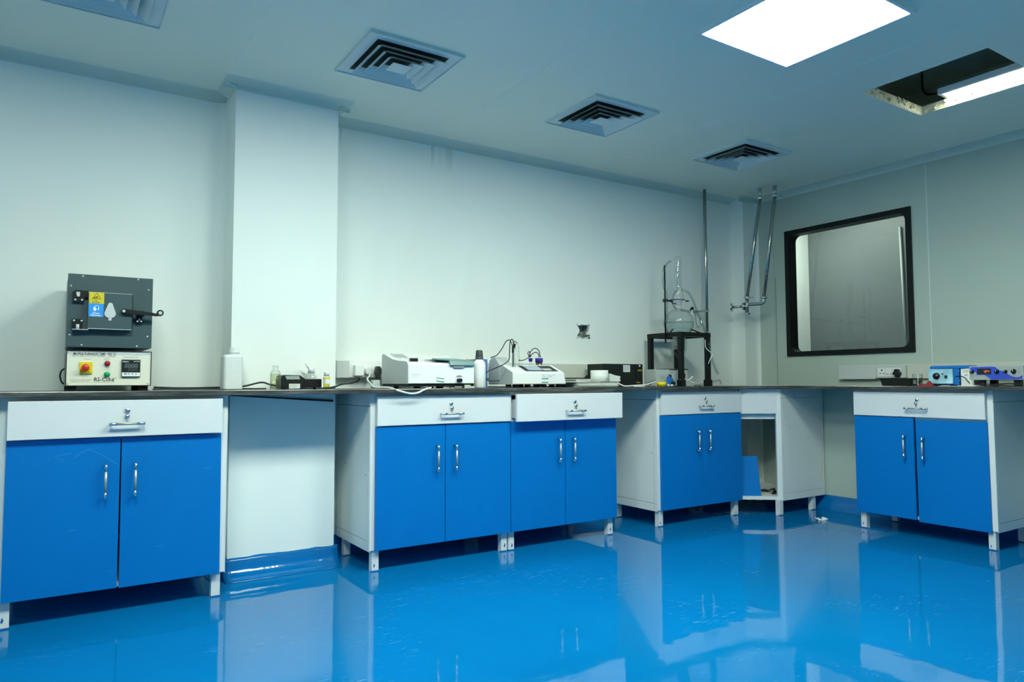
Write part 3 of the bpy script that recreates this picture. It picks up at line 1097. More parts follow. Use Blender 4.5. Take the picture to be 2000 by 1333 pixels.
ic.prism([(hz.x - .0035, hz.z - .0015), (hz.x + .004, hz.z - .0005), (hz.x + .0095, hz.z + .003), (hz.x + .0105, hz.z), (hz.x + .006, hz.z - .003), (hz.x - .003, hz.z - .003)], 'y', DD - .0012, DD - .0006)
for k in range(4):
    ic.box(hz.x - .006 + k * .0042, hz.x - .003 + k * .0042, DD - .0012, DD - .0006, hz.z - .0075, hz.z - .0045)
ic.build('hot_surface_sign', 'ink', lab) if False else ic.build('hot_surface_sign', 'ink', door)
print_px('lettering', 'Hot', T, door, 184, 586.5, 190.5, 588.6, DD - .0012, 'ink')
print_px('lettering', 'Surface !', T, door, 180, 589.3, 196.8, 592, DD - .0012, 'ink')
q2 = T.px(202, 619.5, DD)
MB().box(q0.x - .001, q1.x - .001, DD - .0006, DD, q2.z, zc).build('glove_label', 'sky_label', door)
g = T.px(186.5, 603, DD)
gl = MB().prism([(g.x - .009, g.z + .003), (g.x - .002, g.z + .007), (g.x + .005, g.z - .004), (g.x - .002, g.z - .011), (g.x - .006, g.z - .009)], 'y', DD - .0012, DD - .0006)
arc = [(g.x + .004 + .0085 * math.cos(t), g.z + .004 + .0085 * math.sin(t)) for t in [math.radians(d) for d in range(-60, 190, 25)]]
for (u, v_) in zip(arc[:-1], arc[1:]):
    gl.tube([(u[0], DD - .0009, u[1]), (v_[0], DD - .0009, v_[1])], .0011, 6)
gl.box(g.x + .009, g.x + .0125, DD - .0012, DD - .0006, g.z - .006, g.z + .004)
gl.build('glove_sign', 'ink_white', door)
print_px('lettering', 'Wear', T, door, 180.2, 610.4, 195, 613.4, DD - .0012, 'ink_white', .012)
print_px('lettering', 'Gloves', T, door, 176.5, 614, 197.5, 617.6, DD - .0012, 'ink_white', .012)
# peephole cover
pc = T.px(215.6, 596, DD)
pb = T.px(215.0, 612.5, DD)
ph = []
for i in range(9):
    t = math.radians(20 + 140 * i / 8)
    ph.append((pc.x + .0088 * math.cos(t), pc.z + .0088 * math.sin(t)))
for i in range(13):
    t = math.radians(165 + 210 * i / 12)
    ph.append((pb.x + .0212 * math.cos(t), pb.z + .0185 * math.sin(t) - .002))
pco = MB().prism(ph, 'y', DD - .004, DD - .0005)
pco.box(pb.x - .006, pb.x + .006, DD - .004, DD - .0005, pb.z - .031, pb.z - .018)
pco.build('peephole_cover', 'pale_metal', door, .0006)
# hinges
hb = T.px(141.2, 589.5)
ht = T.px(173.6, 569)
h = MB().prism([(hb.x, hb.z), (hb.x + .041, hb.z), (hb.x + .043, hb.z + .018), (dx0, hb.z + .020), (dx0, ht.z), (hb.x + .008, ht.z), (hb.x, ht.z - .008)], 'y', -.016, -.0045)
h.cyl((hb.x + .02, -.024, hb.z + .026), (hb.x + .02, -.0165, hb.z + .026), .006, n=10, m=1)
h.box(hb.x + .013, hb.x + .026, -.018, -.0165, hb.z + .03, hb.z + .040, 1)
for u in (.01, .034):
    h.cyl((hb.x + u, -.018, hb.z + .008), (hb.x + u, -.016, hb.z + .008), .0038, n=10, m=1)
h.build('hinge', ['black', 'pale_metal'], T)
hb2, ht2 = T.px(139.8, 643.5), T.px(161, 624)
h = MB().box(hb2.x, ht2.x, -.014, -.0045, hb2.z, ht2.z)
h.box(hb2.x + .002, dx0 + .003, -.034, -.0045, hb2.z - .0025, hb2.z, 1)
h.cyl((hb2.x + .02, -.022, hb2.z), (hb2.x + .02, -.022, hb2.z + .02), .0065, n=10, m=1)
for u in (.007, .034):
    h.cyl((hb2.x + u, -.017, ht2.z - .007), (hb2.x + u, -.014, ht2.z - .007), .0038, n=10, m=1)
h.build('hinge', ['black', 'pale_metal'], T)
# latch lever
DL = -.052
l0, l1, l2 = T.px(242, 608, DL), T.px(300, 614.5, DL), T.px(313, 611.8, DL)
lv = MB()
vs = []
for p, r in ((l0, .0095), (l1, .0068)):
    for dy in (0, .010):
        vs += [(p.x, p.y + dy, p.z - r), (p.x, p.y + dy, p.z + r)]
lv.add(vs, [(0, 1, 3, 2), (4, 6, 7, 5), (0, 4, 5, 1), (2, 3, 7, 6), (1, 5, 7, 3), (0, 2, 6, 4)])
lv.cyl(l0, l0 + Vector((0, .010, 0)), .0098, n=18)
lv.tube(spline([l1 - Vector((.006, -.005, 0)), l1 + Vector((.012, .005, -.001)), l2 + Vector((-.002, .005, -.006))]), .0065, 10)
lv.cyl(l2 - Vector((0, .004, 0)), l2 + Vector((0, .012, 0)), .0135, n=22)
lv.cyl(l2 - Vector((0, .006, 0)), l2 - Vector((0, .004, 0)), .0075, n=16, m=1)
lv.cyl(l0 - Vector((0, .002, 0)), l0, .006, n=14, m=1)
lv.cyl(l0 + Vector((0, .010, 0)), l0 + Vector((0, .018, 0)), .005, n=12)
lv.build('latch_lever', ['black', 'pale_metal'], T)
k0, k1 = T.px(266, 630.5, -.02), T.px(278, 608, -.02)
kp = MB().box(k0.x, k1.x, -.02, 0, k0.z, k1.z)
kp.box(k0.x + .002, k1.x + .005, -.046, -.02, k1.z - .024, k1.z - .002)
for u, v_ in ((.0045, .006), (.019, .006), (.012, .014)):
    kp.cyl((k0.x + u, -.0225, k0.z + v_), (k0.x + u, -.02, k0.z + v_), .0034, n=10, m=1)
kp.build('latch_catch', ['black', 'pale_metal'], T)
# control box
a, b = T.px(129.5, 684), T.px(294.5, 754)
cx0, cx1, cz0, cz1 = a.x, b.x, b.z, a.z - .0005
MB().box(cx0, cx1, .004, .33, cz0, min(cz1, Z0 - .001)).build('control_box', 'furnace_side', T, .002)
rim = MB().ring([(cx1, cz1), (cx0, cz1), (cx0, cz0), (cx1, cz0)], [(cx1 - .003, cz1 - .0035), (cx0 + .003, cz1 - .0035), (cx0 + .003, cz0 + .003), (cx1 - .003, cz0 + .003)], 'y', -.005, .004)
rim.build('bezel', 'black_metal', T)
pan = MB().box(cx0 + .003, cx1 - .003, -.002, .004, cz0 + .003, cz1 - .0035)
pan.box(cx0 + .003, cx1 - .003, -.0028, -.002, cz1 - .016, cz1 - .0037, 1)
pan = pan.build('control_panel', ['cream', 'white_grey'], T)
for (sx, sy) in ((134, 687.5), (290.5, 689), (132.5, 750), (288.5, 749.5)):
    q = T.px(sx, sy, -.0028)
    MB().lathe([(.0001, -.002), (.003, -.0018), (.004, 0)], q, 12, 0, 'y').build('screw', 'pale_metal', pan)
PD = -.0036
print_px('lettering', 'MUFFLE FURNACE TEMP. 950 °C', T, pan, 143.5, 689.2, 226.5, 693.4, PD, 'ink', .006)
print_px('lettering', '• INPUT SIZE 5" X 4" X 9", RATING - 1.5 K.W.', T, pan, 137.5, 694.2, 226, 697.4, PD, 'ink_grey')
print_px('lettering', 'FURNACE', T, pan, 164, 701.2, 177, 702.9, PD, 'ink_grey')
print_px('lettering', 'INPUT', T, pan, 206.5, 699, 213, 700.6, PD, 'ink_grey')
print_px('lettering', 'INDICATOR', T, pan, 203, 701.4, 216, 703, PD, 'ink_grey')
print_px('lettering', 'TEMP', T, pan, 206.5, 719.3, 213, 720.8, PD, 'ink_grey')
print_px('lettering', 'INDICATOR', T, pan, 202.6, 721.6, 215.6, 723.2, PD, 'ink_grey')
print_px('lettering', 'PID TEMP. CONTROLLER', T, pan, 241, 697.3, 270, 699.2, PD, 'ink_grey')
print_px('lettering', 'MODEL No. RSMF-950/1', T, pan, 137.8, 741.2, 178.5, 743.2, PD, 'ink_grey')
print_px('lettering', 'SERIAL No. RSB-17/08', T, pan, 137.8, 744.6, 173.5, 746.6, PD, 'ink_grey')
print_px('lettering', 'RS-Cubé', T, pan, 184, 737.6, 223.2, 745, PD, 'ink', .004)
print_px('lettering', '™', T, pan, 223.6, 738.2, 227, 740.2, PD, 'ink')
print_px('lettering', 'the innovation testing equipment company', T, pan, 184.3, 746, 223, 747.6, PD, 'ink')
# rotary switch
s0, s1 = T.px(154.8, 730.3, -.008), T.px(181.3, 707.5, -.008)
sw = MB().box(s0.x, s1.x, -.010, -.002, s0.z, s1.z).build('switch_plate', 'yellow', T, .002)
k = T.px(167.5, 718.2, -.02)
kb = MB().lathe([(.0001, -.014), (.011, -.014), (.0135, -.010), (.0145, .010)], k, 24, 0, 'y')
e_ = T.px(156, 723.4, -.02)
dirv = Vector((e_.x - k.x, 0, e_.z - k.z)).normalized()
pr = Vector((-dirv.z, 0, dirv.x))
poly3 = [k + dirv * .004 + pr * .0135, k + dirv * .022, k + dirv * .004 - pr * .0135]
kb.prism([(p.x, p.z) for p in poly3], 'y', k.y - .012, k.y + .010)
kb.build('switch_knob', 'red', sw)
print_px('lettering', 'OFF', T, sw, 166, 708.3, 169.5, 709.6, -.0108, 'ink')
print_px('lettering', 'ON', T, sw, 176.8, 712.4, 179.2, 713.8, -.0108, 'ink')
print_px('lettering', 'MAIN SWITCH', T, sw, 169.5, 726.9, 179.5, 728, -.0108, 'ink')
for (lx, ly, mm, nm) in ((209.8, 710.2, 'dark_red', 'indicator_lamp'), (209.3, 731.7, 'green', 'indicator_lamp')):
    q = T.px(lx, ly, -.012)
    il = MB().lathe([(.0001, -.004), (.008, -.0035), (.0103, -.001), (.0106, .010)], q, 24, 0, 'y')
    il.lathe([(.0118, .006), (.0118, .011), (.008, .011)], q, 24, 1, 'y')
    il.build(nm, [mm, 'white_grey'], T)
# temperature controller
t0, t1 = T.px(236.8, 737, -.012), T.px(274.6, 703, -.012)
tcx = MB().box(t0.x, t1.x, -.012, -.002, t0.z, t1.z).build('temperature_controller', 'cap_dark', T, .002)
u0, u1 = T.px(238, 727.6, -.0125), T.px(273.8, 704.2, -.0125)
MB().box(u0.x, u1.x, -.0128, -.0118, u0.z, u1.z).build('display', 'screen_dark', tcx)
u2, u3 = T.px(238, 735.4, -.0125), T.px(273.4, 728.2, -.0125)
MB().box(u2.x, u3.x, -.0128, -.0118, u2.z, u3.z).build('key_strip', 'ink_white', tcx)
print_px('lettering', 'i-therm', T, tcx, 238.8, 705, 251.5, 708.2, -.0132, 'ink_white', .01)
print_px('lettering', 'AI-7941', T, tcx, 261, 705.6, 272.8, 707.4, -.0132, 'ink_white', .01)


def seven_seg(mb, x, z, wd, hg, y, on='abcdefg', th=.12, sl=.08):
    t = wd * th * 1.4
    S = {'a': ((t, hg), (wd - t, hg)), 'g': ((t, hg / 2), (wd - t, hg / 2)), 'd': ((t, 0), (wd - t, 0)),
         'f': ((0, hg / 2 + t), (0, hg - t)), 'b': ((wd, hg / 2 + t), (wd, hg - t)), 'e': ((0, t), (0, hg / 2 - t)), 'c': ((wd, t), (wd, hg / 2 - t))}
    for ch in on:
        (ax_, az), (bx_, bz) = S[ch]
        if ax_ == bx_:
            pts = [(ax_ - t / 2, az), (ax_ + t / 2, az), (bx_ + t / 2, bz), (bx_ - t / 2, bz)]
        else:
            pts = [(ax_, az - t / 2), (bx_, bz - t / 2), (bx_, bz + t / 2), (ax_, az + t / 2)]
        mb.prism([(x + p[0] + sl * p[1], z + p[1]) for p in pts], 'y', y - .0003, y)


sg = MB()
for i in range(4):
    q = T.px(243.8 + i * 6.55, 718.6, -.0128)
    seven_seg(sg, q.x, q.z, .0088, .0155, -.0129)
sg.build('digits', 'segment', tcx)
sg = MB()
for i in range(4):
    q = T.px(249.8 + i * 4.85, 725.3, -.0128)
    seven_seg(sg, q.x, q.z, .0066, .0105, -.0129)
sg.build('digits', 'segment_green', tcx)
kk = MB()
for (xx, ww) in ((241.8, 6.4), (250.5, 2.6), (257.5, 2.6), (264.3, 2.6)):
    q, q_ = T.px(xx, 732, -.0128), T.px(xx + ww, 729.6, -.0128)
    kk.box(q.x, q_.x, -.0134, -.0128, q.z, q_.z)
kk.build('buttons', 'book_blue', tcx)
for fx in (X0 + .004, X1 - .046):
    for fy in (.012, .28):
        MB().box(fx, fx + .038, fy, fy + .04, 0, cz0).build('foot', 'black', T, .002)
MB().tube(spline([(cx0 + .004, .20, .10), (cx0 - .012, .2, .085), (cx0 - .016, .2, .06), (cx0 - .008, .2, .035), (cx0 + .004, .21, .03)]), .0035, 8).build('cord', 'cable', T)

# ------------------------------------------------------------------ small things in front of the pillar
JY = 3.47
T = Thing('plastic_jug', 'milky white square plastic bottle without cap between furnace and pillar', 'bottle', (at(455.5, 760, y=JY).x, JY, ZT))
a, b = T.px(437, 692.5), T.px(474.5, 760)
hw, hz = (b.x - a.x) / 2, a.z
j = MB()


def rsq(mb, z_w, cx=0, cy=.045, r=.2, m=0):
    rings = []
    for (z, wv, d, rr) in z_w:
        rings.append([(cx + x, cy + y, z) for x, y in rrect(-wv, wv, -d, d, rr, 4)])
    n = len(rings[0])
    vs = [p for rg in rings for p in rg]
    fs = [tuple(range(n))] + [tuple((len(rings) - 1) * n + i for i in range(n))]
    for i in range(len(rings) - 1):
        fs += [(i * n + k, i * n + (k + 1) % n, (i + 1) * n + (k + 1) % n, (i + 1) * n + k) for k in range(n)]
    mb.add(vs, fs, m)


rsq(j, [(0, hw - .004, .041, .014), (.004, hw, .045, .016), (hz - .012, hw, .045, .016), (hz - .002, hw - .004, .041, .014), (hz, hw - .010, .036, .012)])
j.build('bottle_body', 'hdpe', T, .001)
nk = T.px(457.5, 692, .045)
ntop = T.px(457.5, 679.5, .045).z
MB().lathe([(.022, hz - .001), (.022, hz + .008), (.0245, hz + .009), (.0245, hz + .013), (.021, hz + .014), (.021, ntop), (.018, ntop), (.018, hz)], (nk.x, .045, 0), 24).build('neck', 'hdpe', T)
g0, g1 = T.px(453.5, 748, -.001), T.px(470.5, 702, -.001)
gr = MB().ring([(g1.x, g1.z), (g0.x, g1.z), (g0.x, g0.z), (g1.x, g0.z)], [(g1.x - .002, g1.z - .002), (g0.x + .002, g1.z - .002), (g0.x + .002, g0.z + .002), (g1.x - .002, g0.z + .002)], 'y', -.001, .001)
for i in range(1, 9):
    zz = g0.z + (g1.z - g0.z) * i / 9
    gr.box(g0.x + .006, g1.x - (.006 if i % 2 else .016), -.001, .001, zz - .0012, zz + .0012)
gr.build('graduation_marks', 'ink_white', T)


def bottle(name, label, cat, px, py, y, prof, m, liquid=None, cap=None, group=None, n=24):
    T = Thing(name, label, cat, (at(px, py, y=y).x, y, ZT), 0, group)
    MB().lathe(prof, (0, 0, 0), n).build('glass_body' if m in ('glass', 'amber') else 'bottle_body', m, T)
    if liquid:
        MB().lathe(liquid[0], (0, 0, 0), n).build('liquid', liquid[1], T)
    if cap:
        MB().lathe(cap[0], (0, 0, 0), n).build('cap', cap[1], T)
    return T


T = bottle('glass_bottle', 'small clear glass bottle half full of pale liquid, open, beside the black meter', 'bottle', 537.5, 760, 3.41,
           [(.0001, .0012), (.0215, .001), (.0235, .004), (.0235, .076), (.021, .084), (.013, .091), (.0115, .100), (.0145, .102), (.0145, .111), (.0115, .112), (.0095, .105), (.0108, .09), (.019, .082), (.0215, .074), (.0215, .006), (.0001, .004)],
           'glass', ([(.0001, .0045), (.021, .0062), (.0211, .074), (.0001, .0742)], 'pale_liquid'))
T = bottle('sample_vial', 'slim sample vial with white cap and yellow liquid right of the meter', 'vial', 637.5, 760, 3.42,
           [(.0001, .001), (.0145, .001), (.0155, .003), (.0155, .058), (.012, .064), (.0001, .0641)], 'glass',
           ([(.0001, .002), (.0138, .003), (.0138, .030), (.0001, .0302)], 'yellow_liquid'),
           ([(.0001, .085), (.0125, .085), (.013, .083), (.013, .064), (.0001, .064)], 'white'))
MB().lathe([(.0157, .026), (.0157, .048)], (0, 0, 0), 24).build('label', 'paper', T)
MB().lathe([(.0158, .049), (.0158, .057)], (0, 0, 0), 24).build('label_band', 'yellow', T)

T = bottle('squeeze_bottle', 'clear squeeze bottle with flipped-up white nozzle behind the black meter', 'bottle', 607.5, 757, 3.56,
           [(.0001, .001), (.023, .001), (.0255, .006), (.0255, .052), (.023, .066), (.014, .078), (.013, .082), (.0001, .082)], 'glass', None,
           ([(.0001, .108), (.0135, .107), (.0155, .104), (.016, .080), (.0001, .080)], 'white'))
q = T.px(596, 711)
MB().tube([(-.008, 0, .104), (-.018, -.004, .112), (q.x, -.006, q.z + .002)], [.007, .0065, .0045], 12).build('nozzle', 'white', T)

# handheld style turbidity meter
MY = 3.45
T = Thing('bench_meter', 'black bench meter with grey screen and white label in front of the pillar', 'meter', (at(549, 760, y=MY).x, MY, ZT))
P_ = lambda x, y, d=0: T.px(x, y, d)
a, b, c_, d_ = P_(549, 757), P_(589, 733.5), P_(597, 743), P_(630, 740)
x1_, x2_ = P_(592, 740).x, P_(630, 740).x
zt_, zr_ = P_(570, 733.5).z, P_(610, 740.5).z
m1 = MB().prism([(.0, .010), (.004, .002), (x1_ - .002, .002), (x1_ + .004, .03), (x1_ + .012, .052), (x1_ - .002, .060), (x1_ - .012, zt_), (.012, zt_ + .002), (.004, zt_ - .004), (.0, .05)], 'y', 0, .10)
m1.build('meter_body', 'meter_black', T, .004, 3)
m2 = MB().box(x1_ - .004, x2_, .010, .095, .008, zr_)
m2.build('cell_block', 'black', T, .004)
s0_, s1_ = P_(557, 741.5, -.001), P_(586, 735, -.001)
MB().prism([(s0_.x + .008, s0_.z), (s1_.x, s0_.z), (s1_.x - .004, s1_.z), (s0_.x, s1_.z)], 'y', -.0015, .0005).build('screen', 'screen_grey', T)
l0_, l1_ = P_(564.5, 759.5, -.001), P_(586, 750, -.001)
lb = MB().box(l0_.x, l1_.x, -.0015, .0005, max(.004, l0_.z), l1_.z).build('label', 'paper', T)
for i in range(3):
    MB().box(l0_.x + .003, l1_.x - .004 - .012 * (i % 2), -.0018, -.0015, l1_.z - .006 - i * .006, l1_.z - .004 - i * .006).build('print_line', 'ink_grey', lb)
for fx in (.02, .10, x2_ - .03):
    MB().cyl((fx, .03, 0), (fx, .03, .009), .008, n=12).build('foot', 'black', T)

# ------------------------------------------------------------------ trunking with sockets along the back wall
TZ0, TZ1 = .958, 1.051
T = Thing('socket_trunking', 'pale plastic trunking with sockets along the back wall behind the instruments', 'trunking', (1.30, YB, TZ0))
tx0, tx1 = at(655, 720, y=YB).x - 1.30, at(1205, 720, y=YB).x - 1.30
MB().box(tx0 + .002, tx1, -.030, 0, 0, TZ1 - TZ0).build('channel', 'beige', T, .002)
xa, xb = at(658, 720, y=YB - .055).x - 1.30, at(683, 720, y=YB - .055).x - 1.30
MB().box(xa, xb, -.055, -.030, -.002, TZ1 - TZ0).build('blank_box', 'white_grey', T, .002)
xc = at(742, 720, y=YB - .045).x - 1.30
sp = MB().box(xb + .002, xc + .03, -.045, -.030, .0, TZ1 - TZ0 - .002).build('socket_plate', 'white', T, .002)
for i in range(3):
    x_ = xb + .014 + i * .058
    MB().box(x_, x_ + .052, -.047, -.045, .014, TZ1 - TZ0 - .022).build('socket_module', 'white', sp, .001)
xd, xe = at(1150, 725, y=YB - .045).x - 1.30, at(1200, 725, y=YB - .045).x - 1.30
sp = MB().box(xd, xe, -.045, -.030, .0, TZ1 - TZ0 - .012).build('socket_plate', 'white', T, .002)
for i in range(2):
    MB().box(xd + .03 + i * .06, xd + .083 + i * .06, -.047, -.045, .014, TZ1 - TZ0 - .03).build('socket_module', 'white', sp, .001)

PYP = YB - .047
a, b = at(693, 735, y=PYP - .03), at(711, 713, y=PYP - .03)
tag(MB().box(a.x, b.x, PYP - .035, PYP, a.z, b.z).build('power_adapter', 'white', None, .006, 3), 'chunky white power adapter plugged in left of the white plug', 'plug')
a, b = at(714, 732, y=PYP - .02), at(727, 718.5, y=PYP - .02)
PLW = Vector(((a.x + b.x) / 2, PYP - .035, (a.z + b.z) / 2))
pp = MB().prism(rrect(a.x, b.x, a.z, b.z, .012, 4), 'y', PYP - .03, PYP)
tag(pp.build('white_plug', 'white', None, .003), 'white plug with white flex in the middle of the socket plate', 'plug')
a, b = at(732, 741, y=PYP - .02), at(744, 716, y=PYP - .02)
cxp = (a.x + b.x) / 2
pp = MB().prism([(cxp - .006, a.z), (cxp + .006, a.z), (cxp + .010, a.z + .02), (b.x, a.z + .032), (b.x, b.z - .014), (cxp + .008, b.z), (cxp - .010, b.z), (a.x + .004, b.z - .02), (a.x, a.z + .034), (cxp - .010, a.z + .02)], 'y', PYP - .035, PYP)
tag(pp.build('black_plug', 'cap_dark', None, .004, 3), 'black plug in the socket plate left of the spectrophotometer', 'plug')

# cables near the pillar
def cable(name, label, pts, r, m, cat='cable', n=8):
    return tag(MB().tube(spline(pts), r, n).build(name, m), label, cat)


def flat(px, y):
    return Vector((at(px, 757, y=y).x, y, ZT + .0046))


def on_bench(px, py, y):
    p = at(px, py, y=y)
    return Vector((p.x, y, max(p.z, ZT + .0046)))


p_ad = at(702, 738, y=PYP - .02)
cable('power_lead', 'black flex from the furnace along the pillar foot to the adapter',
      [on_bench(300, 757, 3.68), on_bench(360, 758.5, 3.66), on_bench(436, 757, 3.585), on_bench(475, 755, 3.56), on_bench(510, 747.5, 3.56), on_bench(530, 752, 3.56), flat(575, 3.594),
       flat(640, 3.594), on_bench(668, 751, 3.60), on_bench(686, 749, 3.70), p_ad + Vector((-.008, 0, -.018)), p_ad], .0042, 'cable')
cable('loose_flex', 'second thin black flex lying on the slab right of the furnace foot',
      [on_bench(298, 762, 3.60), on_bench(370, 761, 3.58), on_bench(434, 761.5, 3.55), on_bench(475, 761, 3.50), on_bench(490, 763, 3.44), on_bench(520, 762.5, 3.42)], .0032, 'cable')
cable('white_lead', 'white lead looping from the white plug over the slab edge below the spectrophotometer',
      [PLW, PLW + Vector((-.012, -.02, -.03)), at(717, 741, y=3.70), at(724, 750, y=3.62), at(732, 757, y=3.46), on_bench(757, 757.5, 3.36), at(780, 764, y=3.27), at(800, 769.0, y=3.262),
       at(815, 768, y=3.262), at(828, 762, y=3.275), on_bench(842, 757.5, 3.315)], .0048, 'cable_white')
cable('white_flex', 'short white flex crossing down from the socket to the grey plug block',
      [PLW + Vector((.012, 0, .01)), at(726, 727, y=3.77), at(718, 745, y=3.75), at(730, 755, y=3.70)], .0036, 'cable_white')
a, b = at(729, 755.5, y=3.58), at(743, 743, y=3.58)
tag(MB().box(a.x, b.x, 3.58, 3.62, ZT, b.z).build('plug_block', 'white_grey', None, .004), 'pale grey plug block on the slab left of the spectrophotometer', 'plug')

# ------------------------------------------------------------------ spectrophotometer
SY = 3.345
sx0 = at(797, 730, y=SY).x
T = Thing('spectrophotometer', 'white spectrophotometer with grey-green lid on the bench right of the sockets', 'spectrophotometer', (sx0, SY, ZT))
sd = at(745.5, 730, x=sx0).y - SY
sw_ = at(926.5, 740, y=SY).x - sx0
zb_ = T.px(820, 750).z
zfr = T.px(800, 711).z


def side_px(px, py):
    p = at(px, py, x=sx0)
    return (p.y - SY, p.z - ZT)


prof = [(0, zb_)] + [side_px(*q) for q in ((796.7, 713), (794.5, 707.2), (790, 706), (778, 705), (767, 702.5), (756.5, 696.5), (749.3, 691.8))]
prof += [(sd - .004, side_px(748, 692)[1] - .004), (sd, side_px(745.5, 700)[1]), (sd, zb_)]
bd = MB().prism(prof, 'x', .004, sw_)
bd.build('housing', 'white', T, .004, 3)
MB().prism([(y, z) for y, z in prof], 'x', 0, .004).build('end_cheek', 'white_grey', T)
MB().box(.003, sw_, .008, sd - .01, zb_ - .014, zb_ - .0005).build('base_plate', 'black', T)
for fx in (.06, .19, sw_ - .12, sw_ - .045):
    for fy in (.03, sd - .06):
        MB().cyl((fx, fy, 0), (fx, fy, zb_ - .013), .013, n=14).build('foot', 'black', T)
# display and keys on the sloping top
def top_z(y):
    for (a, b) in zip(prof[1:], prof[2:]):
        if a[0] <= y <= b[0]:
            return a[1] + (b[1] - a[1]) * (y - a[0]) / max(1e-6, b[0] - a[0])
    return prof[6][1]


def on_top(x, y, lift=.001):
    return (x, y, top_z(y) + lift)


def top_patch(name, x0, x1, y0, y1, m, lift=.0015):
    mb = MB()
    n = 4
    for i in range(n):
        ya, yb = y0 + (y1 - y0) * i / n, y0 + (y1 - y0) * (i + 1) / n
        mb.add([on_top(x0, ya, lift), on_top(x1, ya, lift), on_top(x1, yb, lift), on_top(x0, yb, lift),
                on_top(x0, ya, 0), on_top(x1, ya, 0), on_top(x1, yb, 0), on_top(x0, yb, 0)],
               [(0, 1, 2, 3), (0, 1, 5, 4), (2, 3, 7, 6), (1, 2, 6, 5), (3, 0, 4, 7)])
    return mb.build(name, m, T)


top_patch('display', .035, .115, sd * .70, sd * .93, 'screen_grey')
top_patch('keypad', .040, .060, sd * .60, sd * .64, 'ink_soft')
top_patch('keypad', .075, .095, sd * .60, sd * .64, 'ink_soft')
k0, k1 = T.px(802, 704.5, .03), T.px(816.5, 700, .03)
MB().box(k0.x, k1.x, .03, .05, zfr - .004, k1.z).build('knob_switch', 'screen_dark', T, .001)
for i in range(9):
    q = .105 + i * .018
    MB().box(q, q + .009, .012, .018, top_z(.015), top_z(.015) + .002).build('mark', 'ink_soft', T)
# hinged lid overhanging the front
q0, q1 = T.px(878, 707, 0), T.px(922.5, 715, 0)
lx0, lx1 = T.px(878.5, 714, -.006).x, T.px(922.5, 714, -.006).x
lzt, lzb = T.px(890, 704.5, -.006).z, T.px(890, 715.2, -.006).z
ld = MB().prism([(-.008, lzb), (-.006, lzb), (.004, lzt - .004), (sd * .6, lzt + .012), (sd * .6, lzt + .018), (.004, lzt + .002), (-.003, lzt - .002), (-.012, lzb + .004)], 'x', lx0, lx1 + .012)
tw = T.px(847.5, 702.5, 0)
ld.prism([(tw.x, tw.z - .001), (tw.x, tw.z + .001), (lx0 - .003, lzt + .003), (lx0 + .004, lzt + .003), (lx0 + .004, lzt - .012), (lx0 - .004, lzt - .002)], 'y', -.004, .12)
ld.build('lid', 'lid_teal', T, .001)
h0_, h1_ = T.px(885.5, 719.2, -.006), T.px(907, 715.4, -.006)
MB().box(h0_.x, h1_.x, -.007, .002, h0_.z, h1_.z).build('lid_catch', 'slate', T, .001)
# port with knob
pc_ = T.px(896.5, 741.5, -.001)
MB().prism([(pc_.x - .021, pc_.z - .016), (pc_.x + .021, pc_.z - .016), (pc_.x + .021, pc_.z + .010), (pc_.x + .014, pc_.z + .018), (pc_.x, pc_.z + .021), (pc_.x - .014, pc_.z + .018), (pc_.x - .021, pc_.z + .010)], 'y', -.003, .001).build('port_plate', 'white', T, .001)
MB().prism([(pc_.x + .021 * math.cos(math.radians(t)), pc_.z + .009 + .013 * math.sin(math.radians(t))) for t in range(20, 161, 14)], 'y', -.005, -.003).build('port_hood', 'slate', T)
kn = MB()
for dx in (-.0065, .0065):
    kn.lathe([(.0001, -.012), (.008, -.012), (.0095, -.008), (.0098, 0)], (pc_.x + dx, -.003, pc_.z - .004), 18, 0, 'y')
kn.build('knob', 'black', T)
for (za, zb__) in ((743, 745), (748.3, 750.2)):
    pass
st0, st1 = T.px(851, 747.6, -.001), T.px(868.8, 737, -.001)
stk = MB().add([(st0.x, -.0008, st0.z + .006), (st1.x - .003, -.0008, st0.z), (st1.x, -.0008, st1.z - .006), (st0.x + .003, -.0008, st1.z)], [(0, 1, 2, 3)]).build('test_sticker', 'white', T)
for (f0, f1) in ((.02, .24), (.72, .95)):
    h_ = st1.z - st0.z - .006
    z0_, z1_ = st0.z + h_ * f0, st0.z + h_ * f1
    MB().add([(st0.x + .003, -.0014, z0_ + .006), (st1.x - .004, -.0014, z0_), (st1.x - .003, -.0014, z0_ + .0045), (st0.x + .004, -.0014, z0_ + .0105)], [(0, 1, 2, 3)]).build('sticker_band', 'ink_green', stk)
print_px('lettering', '• Systronics', T, T.o, 803, 730, 819.5, 733.2, -.0008, 'ink_grey')
print_px('lettering', 'Visible Spectro', T, T.o, 803.5, 734, 819, 736.4, -.0008, 'ink_soft')
print_px('lettering', 'Type 166', T, T.o, 805, 737, 815, 739.5, -.0008, 'ink_soft')

a = at(918, 704.5, y=3.47)
tag(MB().tube([at(911, 702.8, y=3.47), at(925.5, 706, y=3.44)], .004, 8).build('orange_rod', 'orange'), 'short orange stick lying on the spectrophotometer lid', 'stick')

